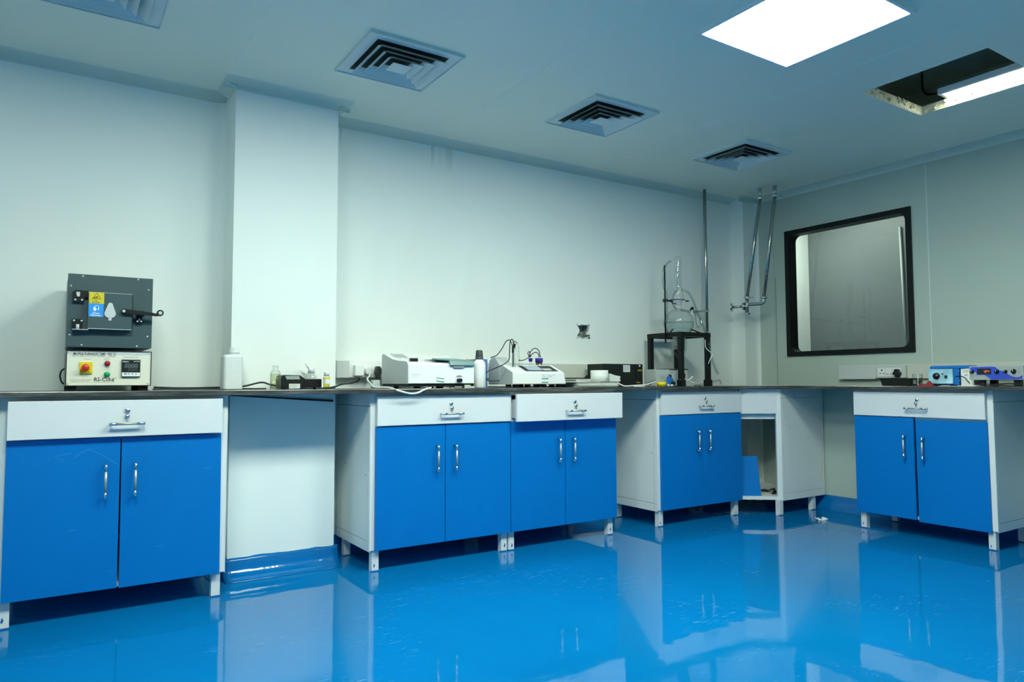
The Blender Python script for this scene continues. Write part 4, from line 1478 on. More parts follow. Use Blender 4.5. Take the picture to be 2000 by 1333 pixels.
# debris under the spectrophotometer
a = on_bench(864, 757, 3.36)
q = MB()
for i in range(7):
    q.prism([(a.x + .03 + random.uniform(-.03, .04), a.y + random.uniform(-.01, .02)) for _ in range(3)], 'z', ZT + .0005, ZT + .004 + .001 * i)
tag(q.build('torn_paper', 'paper_grey'), 'scraps of torn paper under the spectrophotometer front', 'paper')
a = on_bench(912, 757, 3.36)
q = MB().box(a.x - .02, a.x + .018, 3.35, 3.38, ZT, ZT + .018).box(a.x + .018, a.x + .045, 3.352, 3.372, ZT, ZT + .010, 1)
tag(q.build('label_offcut', ['paper_grey', 'white_grey'], None, .002), 'crumpled label offcut at the right foot of the spectrophotometer', 'paper')

# white bottle with black cap, blue board
T = bottle('reagent_bottle', 'white plastic reagent bottle with ribbed black cap beside the spectrophotometer', 'bottle', 936, 757, 3.40,
           [(.0001, .001), (.033, .001), (.035, .004), (.035, .128), (.032, .140), (.022, .152), (.017, .158), (.016, .168), (.0001, .168)], 'white', None, None)
cp = MB()
prf = [(.0222, .160), (.0222, .168), (.0195, .170), (.0165, .206), (.0150, .209), (.0001, .2095)]
cp.lathe(prf, (0, 0, 0), 28)
for k in range(14):
    a_ = 2 * PI * k / 14
    cp.tube([(.0198 * math.cos(a_), .0198 * math.sin(a_), .171), (.0168 * math.cos(a_), .0168 * math.sin(a_), .205)], .0014, 6)
cp.build('cap', 'cap_dark', T)
a, b = at(938, 756, y=3.56), at(951.5, 702, y=3.56)
q = MB().box(a.x - .02, b.x, 3.56, 3.70, ZT, b.z)
q.box(b.x - .004, b.x, 3.557, 3.56, ZT, b.z, 1)
tag(q.build('blue_box', ['book_blue', 'royal'], None, .002), 'dusty blue box standing upright behind the white reagent bottle', 'box')

# ------------------------------------------------------------------ titrator with probes
DY = 3.37
dx0_ = at(1001.5, 735, y=DY).x
T = Thing('titrator', 'low white titration instrument with sloping display and probe holder on the bench', 'instrument', (dx0_, DY, ZT))
dw = at(1106, 740, y=DY).x - dx0_
zb_, zf = T.px(1050, 751).z, T.px(1050, 727).z
dd = at(977, 730, x=dx0_).y - DY
db = at(954, 730, x=dx0_).y - DY
zback = at(1050, 713.5, y=DY + dd).z - ZT
pf = [(0, zb_), (0, zf - .004), (.006, zf), (dd * .9, zback), (dd, zback - .004), (dd, zb_)]
hb_ = MB().prism(pf, 'x', 0, dw)
for vtx in hb_.v:                 # right end cut back at the top corner
    if vtx.x > dw - .001 and vtx.z > zf - .006:
        vtx.x -= .016
hb_.build('housing', 'white', T, .005, 3)
MB().prism([(y, z) for y, z in pf], 'x', -.002, 0).build('end_cheek', 'white_grey', T, .001)
zarm = at(963, 697.5, x=dx0_).z - ZT
ar = MB().prism([(dd + .001, zb_), (dd + .001, zback), (dd + .02, zback + .014), (dd + .05, zarm - .004), (dd + .09, zarm), (db - .01, zarm - .02), (db, zarm - .07), (db, zb_)], 'x', -.002, .085)
ar.build('probe_tower', 'white_grey', T, .006, 3)
for fx in (.03, dw * .3, dw * .60, dw - .04):
    MB().box(fx, fx + .022, .02, .05, 0, zb_ - .001).build('foot', 'black', T)
    MB().box(fx, fx + .022, dd - .04, dd - .01, 0, zb_ - .001).build('foot', 'black', T)


def slope(x, t, lift):
    y = .006 + (dd * .9 - .006) * t
    return (x, y, zf + (zback - zf) * t + lift)


def slope_patch(name, x0, x1, t0, t1, lift, m, parent, sk=0.0):
    return MB().add([slope(x0, t0, lift), slope(x1, t0, lift), slope(x1 + sk, t1, lift), slope(x0 + sk, t1, lift)], [(0, 1, 2, 3)]).build(name, m, parent)


pnl = slope_patch('display_panel', .10, .335, .08, .86, .0012, 'meter_black', T)
slope_patch('display', .13, .235, .20, .68, .0020, 'screen_blue', pnl)
slope_patch('key_row', .24, .30, .20, .45, .0020, 'white_grey', pnl)
slope_patch('key_row', .06 + .07, .235, .70, .82, .0020, 'white_grey', pnl)
print_px('lettering', 'RS-Cube™', T, T.o, 1059, 731.4, 1083.5, 737.6, -.0008, 'ink_soft')
for (ya, yb) in ((739.3, 741.2), (746.3, 748.2)):
    a, b = T.px(1058.5, yb, -.0008), T.px(1071, ya, -.0008)
    MB().box(a.x, b.x, -.0010, -.0004, a.z, b.z).build('sticker_band', 'ink_green', T)
# probe holder: clear tube with electrode inside
EY = DY + dd * .55
e0, e1 = at(1007.5, 722, y=EY), at(1007.5, 671, y=EY)
ez0 = slope(0, .55, 0)[2] + ZT
T2 = Thing('electrode_holder', 'clear tube holding probes standing on the titrator', 'probe holder', (e0.x, EY, ez0))
hh = e1.z - ez0
rad = (at(1014.5, 700, y=EY).x - at(1001, 700, y=EY).x) / 2
MB().lathe([(rad, 0), (rad, hh * .40), (rad * .9, hh * .46), (rad * .82, hh * .5), (rad * .82, hh * .86), (rad * .55, hh * .94), (rad * .55, hh)], (0, 0, 0), 24).build('tube', 'glass', T2)
MB().lathe([(.0001, .006), (.0042, .010), (.0042, hh * .5), (.003, hh * .95), (.0001, hh * .95)], (-.010, 0, 0), 12).build('electrode', 'white_grey', T2)
MB().lathe([(.0001, .004), (.003, .01), (.003, hh * .62), (.0055, hh * .64), (.0055, hh * .82), (.003, hh * .84), (.0001, hh * .99)], (-.022, -.004, 0), 12).build('probe', 'black', T2)
MB().box(-.018, -.004, -.009, .006, hh * .80, hh * .98).build('clip', 'black', T2, .002)
cable('probe_lead', 'black lead looping from the titrator tower up to the probe holder',
      [at(958, 699, y=DY + .18), at(970, 694.5, y=DY + .16), at(980, 682, y=EY + .05), at(988, 668, y=EY + .02), at(995, 665, y=EY), at(1000, 674, y=EY - .006), at(1000.5, 690, y=EY - .006)], .0026, 'cable')
cable('sensor_lead', 'black lead dropping from the probe holder to a plug at the titrator side',
      [at(1003, 672, y=EY - .01), at(1001, 663.5, y=EY - .015), at(996.5, 667, y=EY - .018), at(995, 690, y=EY - .03), at(994, 703, y=EY - .05), at(984, 712, y=EY - .05), at(962, 722, y=EY - .01),
       at(950, 728, y=EY - .01), at(947, 737, y=EY - .02), at(954, 744, y=EY - .03), at(968, 744.5, y=EY - .05), at(976, 743.5, y=EY - .055)], .0028, 'cable')
cable('fine_lead', 'short black lead arched over the top of the clear probe tube',
      [at(1003, 671, y=EY - .004), at(1006, 667, y=EY - .004), at(1010.5, 671, y=EY - .002)], .0022, 'cable')
cable('bottle_hose', 'dark hose from the clear probe tube to the blue-capped vial',
      [at(1013, 704, y=EY), at(1020, 704.5, y=EY + .02), at(1028, 701.5, y=EY + .1), at(1033, 697, y=3.60), at(1031, 690, y=3.61), at(1034, 687.5, y=3.62), at(1036, 697, y=3.62)], .0027, 'cable')
cable('long_hose', 'longer dark hose arching between the two blue caps',
      [at(1034, 698.5, y=3.62), at(1036, 688, y=3.62), at(1044, 681, y=3.62), at(1052, 685, y=3.62), at(1055.5, 698.5, y=3.62)], .0027, 'cable')
cable('short_hose', 'shorter dark hose arching below the longer one between the blue caps',
      [at(1035, 698.5, y=3.61), at(1040, 691.5, y=3.61), at(1047, 688.7, y=3.61), at(1052, 693, y=3.61), at(1052.5, 698.5, y=3.62)], .0027, 'cable')
zc = at(1036, 700, y=3.62).z - ZT
z2 = at(1036, 707, y=3.62).z - ZT
T = bottle('capped_vial', 'slim clear vial with violet-blue cap behind the titrator display', 'vial', 1036.5, 750, 3.62,
           [(.0001, .001), (.010, .001), (.011, .004), (.011, z2 - .018), (.008, z2 - .010), (.008, z2), (.0001, z2)], 'glass', None,
           ([(.0001, zc), (.0135, zc), (.0135, zc - .002), (.0105, z2), (.0001, z2)], 'cap_violet'))
zc = at(1053, 700, y=3.62).z - ZT
z2 = at(1053, 708.3, y=3.62).z - ZT
T = bottle('amber_bottle', 'brown glass bottle with broad violet-blue cap behind the titrator display', 'bottle', 1053, 750, 3.62,
           [(.0001, .001), (.036, .001), (.038, .005), (.038, z2 - .045), (.032, z2 - .028), (.020, z2 - .012), (.021, z2), (.0001, z2)], 'amber', None,
           ([(.0001, zc), (.0235, zc), (.0245, zc - .002), (.0245, z2), (.0001, z2)], 'cap_violet'))
# cords under the titrator
for i, pts in enumerate(([flat(953, 3.55), flat(985, 3.45), flat(1030, 3.42), flat(1075, 3.44), flat(1108, 3.42)],
                         [flat(960, 3.50), flat(1000, 3.40), flat(1045, 3.44), flat(1085, 3.42), flat(1100, 3.52), flat(1110, 3.60), flat(1116, 3.66)])):
    cable('bench_lead', ('black cord snaking under the titrator to its right foot', 'black cord crossing under the titrator towards the paper stack')[i], pts, .003, 'cable')
a = on_bench(1065, 756, 3.40)
tag(MB().prism([(a.x - .022, .0), (a.x + .006, .0), (a.x + .014, .010), (a.x - .012, .014)], 'y', 3.40, 3.43).build('cable_tag', 'paper'), 'folded white tag on the cord under the titrator', 'tag').location.z = ZT

# ------------------------------------------------------------------ papers, black box
def sheets(name, label, x0, x1, y0, y1, z0, n, th, jit, m=('paper_grey', 'paper'), group=None):
    mb = MB()
    for i in range(n):
        dx, dy, a_ = random.uniform(-jit, jit), random.uniform(-jit, jit), random.uniform(-.03, .03)
        z = z0 + i * th
        cx_, cy_ = (x0 + x1) / 2 + dx, (y0 + y1) / 2 + dy
        pts = []
        for sx, sy in ((-1, -1), (1, -1), (1, 1), (-1, 1)):
            ux, uy = sx * (x1 - x0) / 2, sy * (y1 - y0) / 2
            pts.append((cx_ + ux * math.cos(a_) - uy * math.sin(a_), cy_ + ux * math.sin(a_) + uy * math.cos(a_)))
        mb.prism(pts, 'z', z, z + th * .93, 1 if i % 3 == 0 else 0)
    return tag(mb.build(name, list(m)), label, 'paper', group)


xa, xb = at(1110, 752, y=3.40).x, at(1204, 752, y=3.36).x
sheets('paper_stack', 'flat stack of papers on the bench right of the titrator', xa + .03, xb, 3.345, 3.57, ZT + .001, 9, .0032, .008)
a = at(1098, 750, y=3.40)
q = MB()
q.prism([(a.x - .01, 3.37), (a.x + .12, 3.34), (a.x + .15, 3.50), (a.x + .02, 3.52)], 'z', ZT + .0305, ZT + .0325)
tag(q.build('paper_sheet', 'paper'), 'single sheet overhanging the left edge of the flat paper stack', 'paper')
xa, xb = at(1130, 742, y=3.56).x, at(1163, 742, y=3.56).x
sheets('document_pile', 'small pile of documents behind the white paper roll', xa, xb + .06, 3.585, 3.70, ZT + .001, 12, .0042, .004)
RY = 3.44
a, b = at(1157, 748, y=RY), at(1184, 724, y=RY)
rr_ = (b.x - a.x) / 2 * .97
T = Thing('paper_roll', 'white paper roll standing on the paper stack before the black box', 'paper roll', ((a.x + b.x) / 2, RY, ZT + .033))
hr = b.z - (ZT + .033)
MB().lathe([(.018, .0), (rr_, .0), (rr_, hr), (.018, hr), (.018, 0)], (0, 0, 0), 36).build('roll', 'paper', T)
MB().lathe([(.0178, 0.001), (.0178, hr - .001)], (0, 0, 0), 20).build('core', 'beige', T)
a, b = at(1184, 749, y=3.47), at(1205, 731, y=3.47)
bz = at(1184, 730, y=3.47).z
q = MB()
zz0 = ZT + .033
q.prism([(a.x + .004, zz0), (b.x, zz0), (b.x + .002, zz0 + .012), (b.x - .003, zz0 + .02), (b.x + .003, zz0 + .03), (b.x + .001, at(1205, 735.5, y=3.47).z), ((a.x + b.x) / 2, at(1194, 733.5, y=3.47).z), (a.x + .004, bz)], 'y', 3.44, 3.53)
tag(q.build('paper_pad', 'paper'), 'white pad with sloping torn top right of the paper roll', 'paper')
BY = 3.60
T = Thing('black_power_unit', 'black rectangular power unit with white label behind the papers', 'power unit', (at(1177.5, 750, y=BY).x, BY, ZT))
bw, bh = at(1255, 730, y=BY).x - T.loc.x, at(1215, 711.3, y=BY).z - ZT
MB().box(0, bw, 0, .16, .004, bh).build('casing', 'meter_black', T, .003)
MB().box(bw - .075, bw - .001, -.002, 0, .006, bh - .002).build('end_panel', 'black', T)
a, b = T.px(1217.7, 727, -.003), T.px(1231, 713.5, -.003)
lb = MB().box(a.x, b.x, -.0012, 0, a.z, b.z).build('label', 'white_grey', T)
for i in range(4):
    MB().box(a.x + .006, b.x - .008 - .01 * (i % 2), -.0016, -.0012, b.z - .012 - i * .012, b.z - .0095 - i * .012).build('print_line', 'ink_soft', lb)
print_px('lettering', 'APEX', T, T.o, 1245.3, 722.3, 1254, 725.2, -.0024, 'yellow_label', .02)
print_px('lettering', 'Ferro', T, T.o, 1243.6, 745.8, 1250.5, 748.6, -.0024, 'yellow_label', .02)
q = T.px(1249, 715.2, -.002)
MB().lathe([(.0001, -.004), (.006, -.004), (.007, 0)], q, 14, 0, 'y').build('button', 'pale_metal', T)
for fx in (.02, bw - .04):
    MB().box(fx, fx + .02, .02, .14, 0, .005).build('foot', 'black', T)
cable('document_lead', 'thick black cord end rising behind the document pile', [at(1143, 738.5, y=3.75), at(1148, 733.5, y=3.76), at(1154, 731.5, y=3.77)], .006, 'cable')
cable('pale_cord', 'white cord running from the papers past the black power unit',
      [on_bench(1206, 748, 3.40), on_bench(1214, 752.5, 3.36), on_bench(1222, 755, 3.34), on_bench(1240, 753.5, 3.34), on_bench(1257, 752.5, 3.35), on_bench(1268, 750, 3.36), at(1281, 745, y=3.37)], .004, 'cable_white')
cable('thin_probe', 'black pencil-thin probe lying across the white cord beside the stand', [on_bench(1256, 753, 3.36), at(1270, 747.5, y=3.38), at(1281, 743.5, y=3.39)], .0035, 'cable')
cable('dark_flex', 'black flex on the slab in front of the black power unit',
      [on_bench(1202, 750, 3.50), on_bench(1210, 755, 3.42), on_bench(1225, 757, 3.36), on_bench(1245, 753, 3.38), on_bench(1272, 750.5, 3.46)], .004, 'cable')
a = on_bench(1246, 753, 3.33)
tag(MB().prism([(a.x - .05, 3.315), (a.x + .04, 3.312), (a.x + .05, 3.33), (a.x - .03, 3.335)], 'z', ZT + .0004, ZT + .006).build('paper_strip', 'paper'), 'folded white paper strip before the black power unit', 'paper')

# ------------------------------------------------------------------ stand with the still
SX0, SX1, SY0, SY1, SZ = 3.637, 3.902, 3.453, 3.745, 1.272
T = Thing('steel_stand', 'black square steel stand carrying the glass still in the corner', 'stand', (SX0, SY0, ZT))
wS, dS, hS = SX1 - SX0, SY1 - SY0, SZ - ZT
t_ = .017
fr_ = MB()
for y in (0, dS):
    fr_.box(-t_, wS + t_, y - t_, y + t_, hS - .030, hS)
for x in (0, wS):
    fr_.box(x - t_, x + t_, t_, dS - t_, hS - .030, hS)
fr_.build('top_frame', 'black_metal', T, .001)
for x in (0, wS):
    for y in (0, dS):
        leg = MB().box(x - t_ * .92, x + t_ * .92, y - t_ * .92, y + t_ * .92, .02, hS - .0301).build('leg', 'black_metal', T, .001)
        MB().box(x - t_ * 1.3, x + t_ * 1.3, y - t_ * 1.3, y + t_ * 1.3, 0, .045).build('foot', 'black', leg, .003)
brk = MB()
for (a, b) in (((0, .10), (.06, .13)), ((wS * .75, -.0), (wS * .62, .06))):
    brk.tube([(a[0], a[1], hS - .002), (b[0], b[1], hS + .028)], .005, 8)
brk.build('support_prong', 'black_metal', T)

FX, FYc = 3.775, 3.60
T = Thing('glass_still', 'clear glass water still with round flask and spiral condenser on the black stand', 'glassware', (FX, FYc, SZ))
R_ = .107
zc = .075
fl = [(.0001, zc - R_ * .97)]
for i in range(2, 30):
    a_ = PI * i / 32
    fl.append((R_ * math.sin(a_), zc - R_ * .97 * math.cos(a_)))
znk = zc + R_ * .97
fl += [(.024, znk - .004), (.021, znk + .012), (.021, znk + .055)]
MB().lathe(fl, (0, 0, 0), 40).build('flask', 'glass', T)
zw = at(1328, 630, y=FYc).z - SZ
wl = [(.0001, zc - R_ * .96)]
for i in range(2, 30):
    a_ = PI * i / 32
    z = zc - R_ * .96 * math.cos(a_)
    if z < zw:
        wl.append((R_ * .975 * math.sin(a_), z))
wl += [(math.sqrt(max(0, 1 - ((zw - zc) / (R_ * .96)) ** 2)) * R_ * .975, zw), (.0001, zw)]
MB().lathe(wl, (0, 0, 0), 40).build('water', 'water', T)
jn = MB().lathe([(.0225, znk + .030), (.0250, znk + .034), (.0250, znk + .075), (.0225, znk + .078)], (0, 0, 0), 24)
jn.build('ground_joint', 'hdpe', T)
zb1 = at(1326, 592, y=FYc).z - SZ
zk = at(1326, 567, y=FYc).z - SZ
zt1 = at(1326, 501, y=FYc).z - SZ
cb = [(.020, znk + .05), (.030, zb1 + .01), (.038, (zb1 + zk) / 2), (.030, zk), (.024, zk + .02), (.0245, zk + .03), (.0245, zt1 - .03), (.022, zt1 - .012), (.012, zt1 - .002), (.0001, zt1)]
MB().lathe(cb, (0, 0, 0), 28).build('condenser', 'glass', T)
sp_ = []
for i in range(16 * 15 + 1):
    a_ = 2 * PI * i / 16
    sp_.append((.0145 * math.cos(a_), .0145 * math.sin(a_), zk + .015 + (zt1 - zk - .05) * i / (16 * 15)))
MB().tube(sp_, .0036, 6).build('condenser_coil', 'coil_white', T)
# flask side arm and stopcock
ar0 = T.L(at(1331, 606, y=FYc))
ar1 = T.L(at(1351, 609, y=FYc))
ar2 = T.L(at(1382, 608, y=3.70))
MB().tube(spline([ar0, ar1, T.L(at(1366, 608.5, y=3.62)), ar2]), .0085, 12).build('side_arm', 'tubing', T)
sc0 = T.L(at(1352, 603, y=FYc))
k = MB().ball(sc0, .013, 0, 8).box(sc0.x - .02, sc0.x + .006, sc0.y - .006, sc0.y + .006, sc0.z - .012, sc0.z - .004)
k.build('stopcock', 'black', T)
MB().tube([T.L(at(1351.8, 606, y=FYc - .01)), T.L(at(1352, 620, y=FYc - .01))], .005, 10).build('stopcock_handle', 'white', T)
MB().tube(spline([T.L(at(1356, 605, y=FYc)), T.L(at(1358, 618, y=FYc)), T.L(at(1360, 632, y=FYc)), T.L(at(1364, 640, y=FYc)), T.L(at(1368, 634, y=FYc)), T.L(at(1367, 622, y=FYc))]), .006, 10).build('drain_loop', 'tubing', T)
# heater coil hanging below the flask
hl = MB().lathe([(.052, -.020), (.055, -.032), (.055, -.10), (.047, -.13), (.030, -.148), (.016, -.155), (.016, -.175), (.0001, -.175)], (0, .0, 0), 30)
hl.build('lower_bulb', 'glass', T)
sp_ = []
for i in range(16 * 7 + 1):
    a_ = 2 * PI * i / 16
    sp_.append((.042 * math.cos(a_), .042 * math.sin(a_), -.020 - .095 * i / 112))
MB().tube(sp_, .0048, 8).build('heating_coil', 'chrome', T)

T = Thing('retort_rod', 'black retort rod with pink-jawed clamp rising from the stand', 'clamp stand', (SX0 - .0235, 3.572, SZ - .06))
rt = T.L(at(1294, 518, y=3.572))
MB().cyl((0, 0, 0), (0, 0, rt.z), .0058, n=12).build('rod', 'black_metal', T)
MB().cyl((0, 0, -.012), (0, 0, .0), .009, .003, n=10).build('rod_nut', 'black_metal', T)
cz = T.L(at(1297, 587, y=3.572)).z
MB().ball((-.014, -.008, cz - .004), .012, 0, 8).box(-.012, .014, -.012, .012, cz - .010, cz + .010).build('boss_head', 'black_metal', T, .001)
MB().cyl((-.05, -.01, cz - .006), (-.014, -.008, cz - .004), .0028, n=8).build('thumbscrew', 'pale_metal', T)
cl = MB().tube([(.01, 0, cz), (.05, 0, cz), (.066, 0, cz)], [.005, .007, .012], 10)
cl.build('clamp_arm', 'black_metal', T)
for s in (1, -1):
    MB().tube(spline([(.066, 0, cz), (.09, .004 - .012 * s, cz + .012 * s), (.14, -.03 * s, cz + .012 * s), (.172, -.026 * s, cz + .011 * s)]), .0045, 8).build('clamp_jaw', 'copper', T)
MB().tube([(.175, -.03, cz + .003), (.20, -.034, cz + .004)], .005, 8).build('jaw_screw', 'black', T)

cable('cooling_hose', 'clear rubber hose sloping from the condenser down past the stand leg',
      [at(1331, 566, y=FYc), at(1343, 571, y=3.58), at(1353, 586, y=3.56), at(1362, 610, y=3.54), at(1374, 640, y=3.50), at(1384, 668, y=3.425), at(1390, 700, y=3.415), at(1397, 720, y=3.41), at(1402, 730, y=3.42)], .0085, 'tubing', 'hose', 12)
cable('vent_hose', 'clear hose curling at the top of the retort rod and hanging beside it',
      [at(1310, 510, y=3.54), at(1302, 516, y=3.54), at(1296, 528, y=3.54), at(1295, 545, y=3.54), at(1297, 562, y=3.54), at(1301, 575, y=3.54), at(1302, 600, y=3.54), at(1303, 620, y=3.53), at(1300, 632, y=3.50)], .0075, 'tubing', 'hose', 12)
cable('inlet_hose', 'short curved hose from the left of the condenser foot',
      [at(1322, 567, y=3.575), at(1316, 576, y=3.53), at(1313, 588, y=3.51), at(1316, 598, y=3.53), at(1320, 604, y=3.57)], .006, 'tubing', 'hose', 12)
cable('white_tie', 'thin white string tied across the right stand leg',
      [at(1377, 664, y=3.40), at(1379, 680, y=3.40), at(1391, 692, y=3.39), at(1387, 702, y=3.39), at(1383.5, 711, y=3.40)], .0026, 'cable_white', 'string', 6)

# boxes below the stand
GY = 3.50
T = Thing('heater_regulator', 'light grey box with two slots under the black stand', 'control box', (at(1281, 752, y=GY).x, GY, ZT))
gw, gh = at(1308, 735, y=GY).x - T.loc.x, at(1295, 722, y=GY).z - ZT
MB().box(0, gw, 0, .11, .003, gh).build('casing', 'grey_box', T, .002)
for zz in (735, 738.8):
    a, b = T.px(1290, zz + .8, -.001), T.px(1297.5, zz - .8, -.001)
    MB().box(a.x, b.x, -.0015, .001, a.z, b.z).build('slot', 'ink_grey', T)
for xx in (1282.5, 1303):
    q = T.px(xx, 732.8, 0)
    MB().lathe([(.0001, -.002), (.0035, 0)], q, 10, 0, 'y').build('screw', 'ink_grey', T)
GY = 3.545
T = Thing('power_supply', 'pale grey supply box with dark lid and red rocker under the stand', 'control box', (at(1308.5, 752, y=GY).x, GY, ZT))
gw, gh = at(1343, 735, y=GY).x - T.loc.x, at(1325, 723, y=GY).z - ZT
MB().box(.012, gw, 0, .13, .003, gh).build('casing', 'white_grey', T, .002)
MB().box(.0, gw, -.004, .134, gh, gh + .008).build('lid', 'cap_dark', T, .001)
a, b = T.px(1331.7, 739.3, -.002), T.px(1338, 730.2, -.002)
sw = MB().box(a.x, b.x, -.003, 0, a.z, b.z).build('rocker_frame', 'black', T)
MB().box(a.x + .006, b.x + .0, -.006, -.003, a.z + .012, b.z - .004).build('rocker', 'dark_red', sw)
q = T.px(1310.5, 728.3, -.001)
MB().lathe([(.0001, -.003), (.004, -.003), (.004, 0)], (.02, 0, q.z), 12, 0, 'y').build('terminal', 'black', T)
a, b = at(1305, 750, y=3.46), at(1318, 734, y=3.46)
T = Thing('blue_clip', 'blue plastic clip with black knob beside the front stand leg', 'clip', ((a.x + b.x) / 2, 3.46, ZT))
wv, hv = (b.x - a.x) / 2, b.z - ZT
MB().prism([(-wv, .004), (wv, .004), (wv, .030), (wv * .2, hv - .012), (-wv * .2, hv), (-wv * .75, hv - .006)], 'y', 0, .02).build('clip_body', 'clip_blue', T, .002)
q = T.px(1310.3, 735.5, 0)
MB().ball((q.x, .008, q.z + .002), .012, 0, 8).build('knob', 'black', T)
MB().box(-wv * .2, wv * 1.1, -.004, .0, .012, .030).build('jaw', 'black', T, .002)
a, b = at(1284.5, 754, y=3.40), at(1299.5, 746.5, y=3.40)
r_ = (b.x - a.x) / 2
T = Thing('yellow_cup', 'small yellow plastic cup on the slab before the grey box', 'cup', ((a.x + b.x) / 2, 3.40, ZT))
MB().lathe([(.0001, .001), (r_ * .82, .001), (r_, b.z - ZT), (r_ * .93, b.z - ZT), (r_ * .76, .004), (.0001, .004)], (0, 0, 0), 24).build('cup', 'yellow', T)
a = on_bench(1310, 753, 3.42)
q = MB()
for i in range(4):
    q.ball((a.x - .025 + i * .016, 3.42 + .006 * (i % 2), ZT + .007), .007, i % 2, 6)
tag(q.build('cotton_scraps', ['paper', 'white_grey']), 'little crumpled scraps beside the front foot of the stand', 'paper')
cable('grey_hose', 'pale grey hose lying along the slab behind the right stand leg',
      [on_bench(1345, 744, 3.58), on_bench(1352, 748, 3.56), on_bench(1362, 750, 3.55), on_bench(1380, 749, 3.58), on_bench(1398, 744, 3.64), at(1405, 742.5, y=3.67), at(1409, 750, y=3.68)], .005, 'white_grey', 'hose')
cable('curled_wire', 'thin white wire curling up from the slab right of the front leg',
      [on_bench(1328, 742, 3.45), on_bench(1340, 743.5, 3.44), at(1348, 741, y=3.44), at(1352.5, 736, y=3.44)], .003, 'cable_white')
a = on_bench(1364, 751, 3.42)
tag(MB().box(a.x - .035, a.x + .035, 3.415, 3.425, ZT, ZT + .006).build('steel_strip', 'cap_dark', None, .001), 'small dark strip on the slab between the stand legs', 'strip')

# ------------------------------------------------------------------ steel pipes
T = Thing('riser_pipe', 'single vertical steel pipe on the back wall behind the still', 'pipe', (4.20, 3.715, ZT))
pt = T.L(at(1379.5, 371, y=3.715))
pb_ = T.L(at(1381, 653, y=3.715))
MB().cyl((pb_.x, 0, pb_.z), (pb_.x, 0, H - ZT), .0125, n=16).build('pipe', 'steel', T)
MB().lathe([(.0135, pb_.z - .014), (.018, pb_.z - .010), (.018, pb_.z + .004), (.0135, pb_.z + .008)], (pb_.x, 0, 0), 18).build('end_cap', 'beige', T)
q = T.L(at(1381, 608, y=3.715)).z
MB().lathe([(.0128, q - .012), (.017, q - .010), (.017, q + .010), (.0128, q + .012)], (pb_.x, 0, 0), 18).build('clamp', 'steel', T)
MB().box(pb_.x - .008, pb_.x + .008, .010, YB - 3.715, q - .006, q + .006).build('wall_bracket', 'steel', T)

T = Thing('service_pipes', 'pair of leaning steel pipes with a valve hanging from the ceiling corner', 'pipes', (4.52, 3.42, H))
A0, A1 = at(1484, 367, z=H), Vector((4.50, 3.580, 1.575))
B0, B1 = at(1513, 362, z=H), Vector((4.546, 3.462, 1.566))
rP = .0135


def ferrule(mb, p, ax, r=.024):
    ax = ax.normalized()
    mb.tube([p - ax * .010, p - ax * .004, p + ax * .004, p + ax * .010], [r * .75, r, r, r * .75], 18)


for (t0_, b0_, wing) in ((A0, A1, 1), (B0, B1, -1)):
    knee = Vector((t0_.x, t0_.y, 2.325))
    pm = MB().tube([T.L(t0_), T.L(knee)], rP * 1.05, 14)
    pm.build('stub', 'steel', T)
    MB().lathe([(.03, -.004), (.026, -.007), (.014, -.008)], T.L(t0_), 20).build('ceiling_rose', 'white', T)
    pipe = MB().tube([T.L(knee), T.L(b0_)], rP, 14).build('pipe', 'steel', T)
    f = MB()
    ferrule(f, T.L(knee), b0_ - knee)
    f.tube([T.L(knee) + Vector((.02, 0, .0)), T.L(knee) + Vector((.058, -.02, .002))], .004, 8)
    ferrule(f, T.L(b0_), b0_ - knee, .026)
    f.tube([T.L(b0_) + Vector((.0, -.02 * wing, .0)), T.L(b0_) + Vector((.014, -.046 * wing, .0))], .005, 8)
    f.build('tri_clamp', 'chrome', T)
u = (B1 - A1)
u.z = 0
u.normalize()
zj = 1.520
cr = MB().tube([T.L(A1), T.L(Vector((A1.x, A1.y + .003, 1.452)))], rP, 14)
elb = spline([T.L(Vector((A1.x, A1.y, zj)) + u * .008), T.L(Vector((A1.x, A1.y, zj)) + u * .05), T.L(Vector((B1.x, B1.y, zj)) - u * .03), T.L(Vector((B1.x, B1.y, zj + .012)) - u * .004), T.L(B1)])
cr.tube(elb, rP * .95, 14)
cr.build('tee', 'steel', T)
f = MB()
ferrule(f, T.L(Vector((A1.x, A1.y + .003, 1.450))), Vector((0, 0, 1)), .026)
f.build('open_end', 'chrome', T)
vv = MB()
base_ = Vector((A1.x, A1.y, zj - .012))
vv.tube([T.L(base_), T.L(base_ - u * .045)], .013, 14)
vv.tube([T.L(base_ - u * .016), T.L(base_ - u * .034)], .030, 18)
vv.tube([T.L(base_ - u * .045), T.L(base_ - u * .115)], .010, 12)
vv.build('valve_body', 'steel', T)
f = MB()
f.tube([T.L(base_ - u * .110), T.L(base_ - u * .116), T.L(base_ - u * .124)], [.014, .034, .034], 18)
f.build('valve_flange', 'chrome', T)

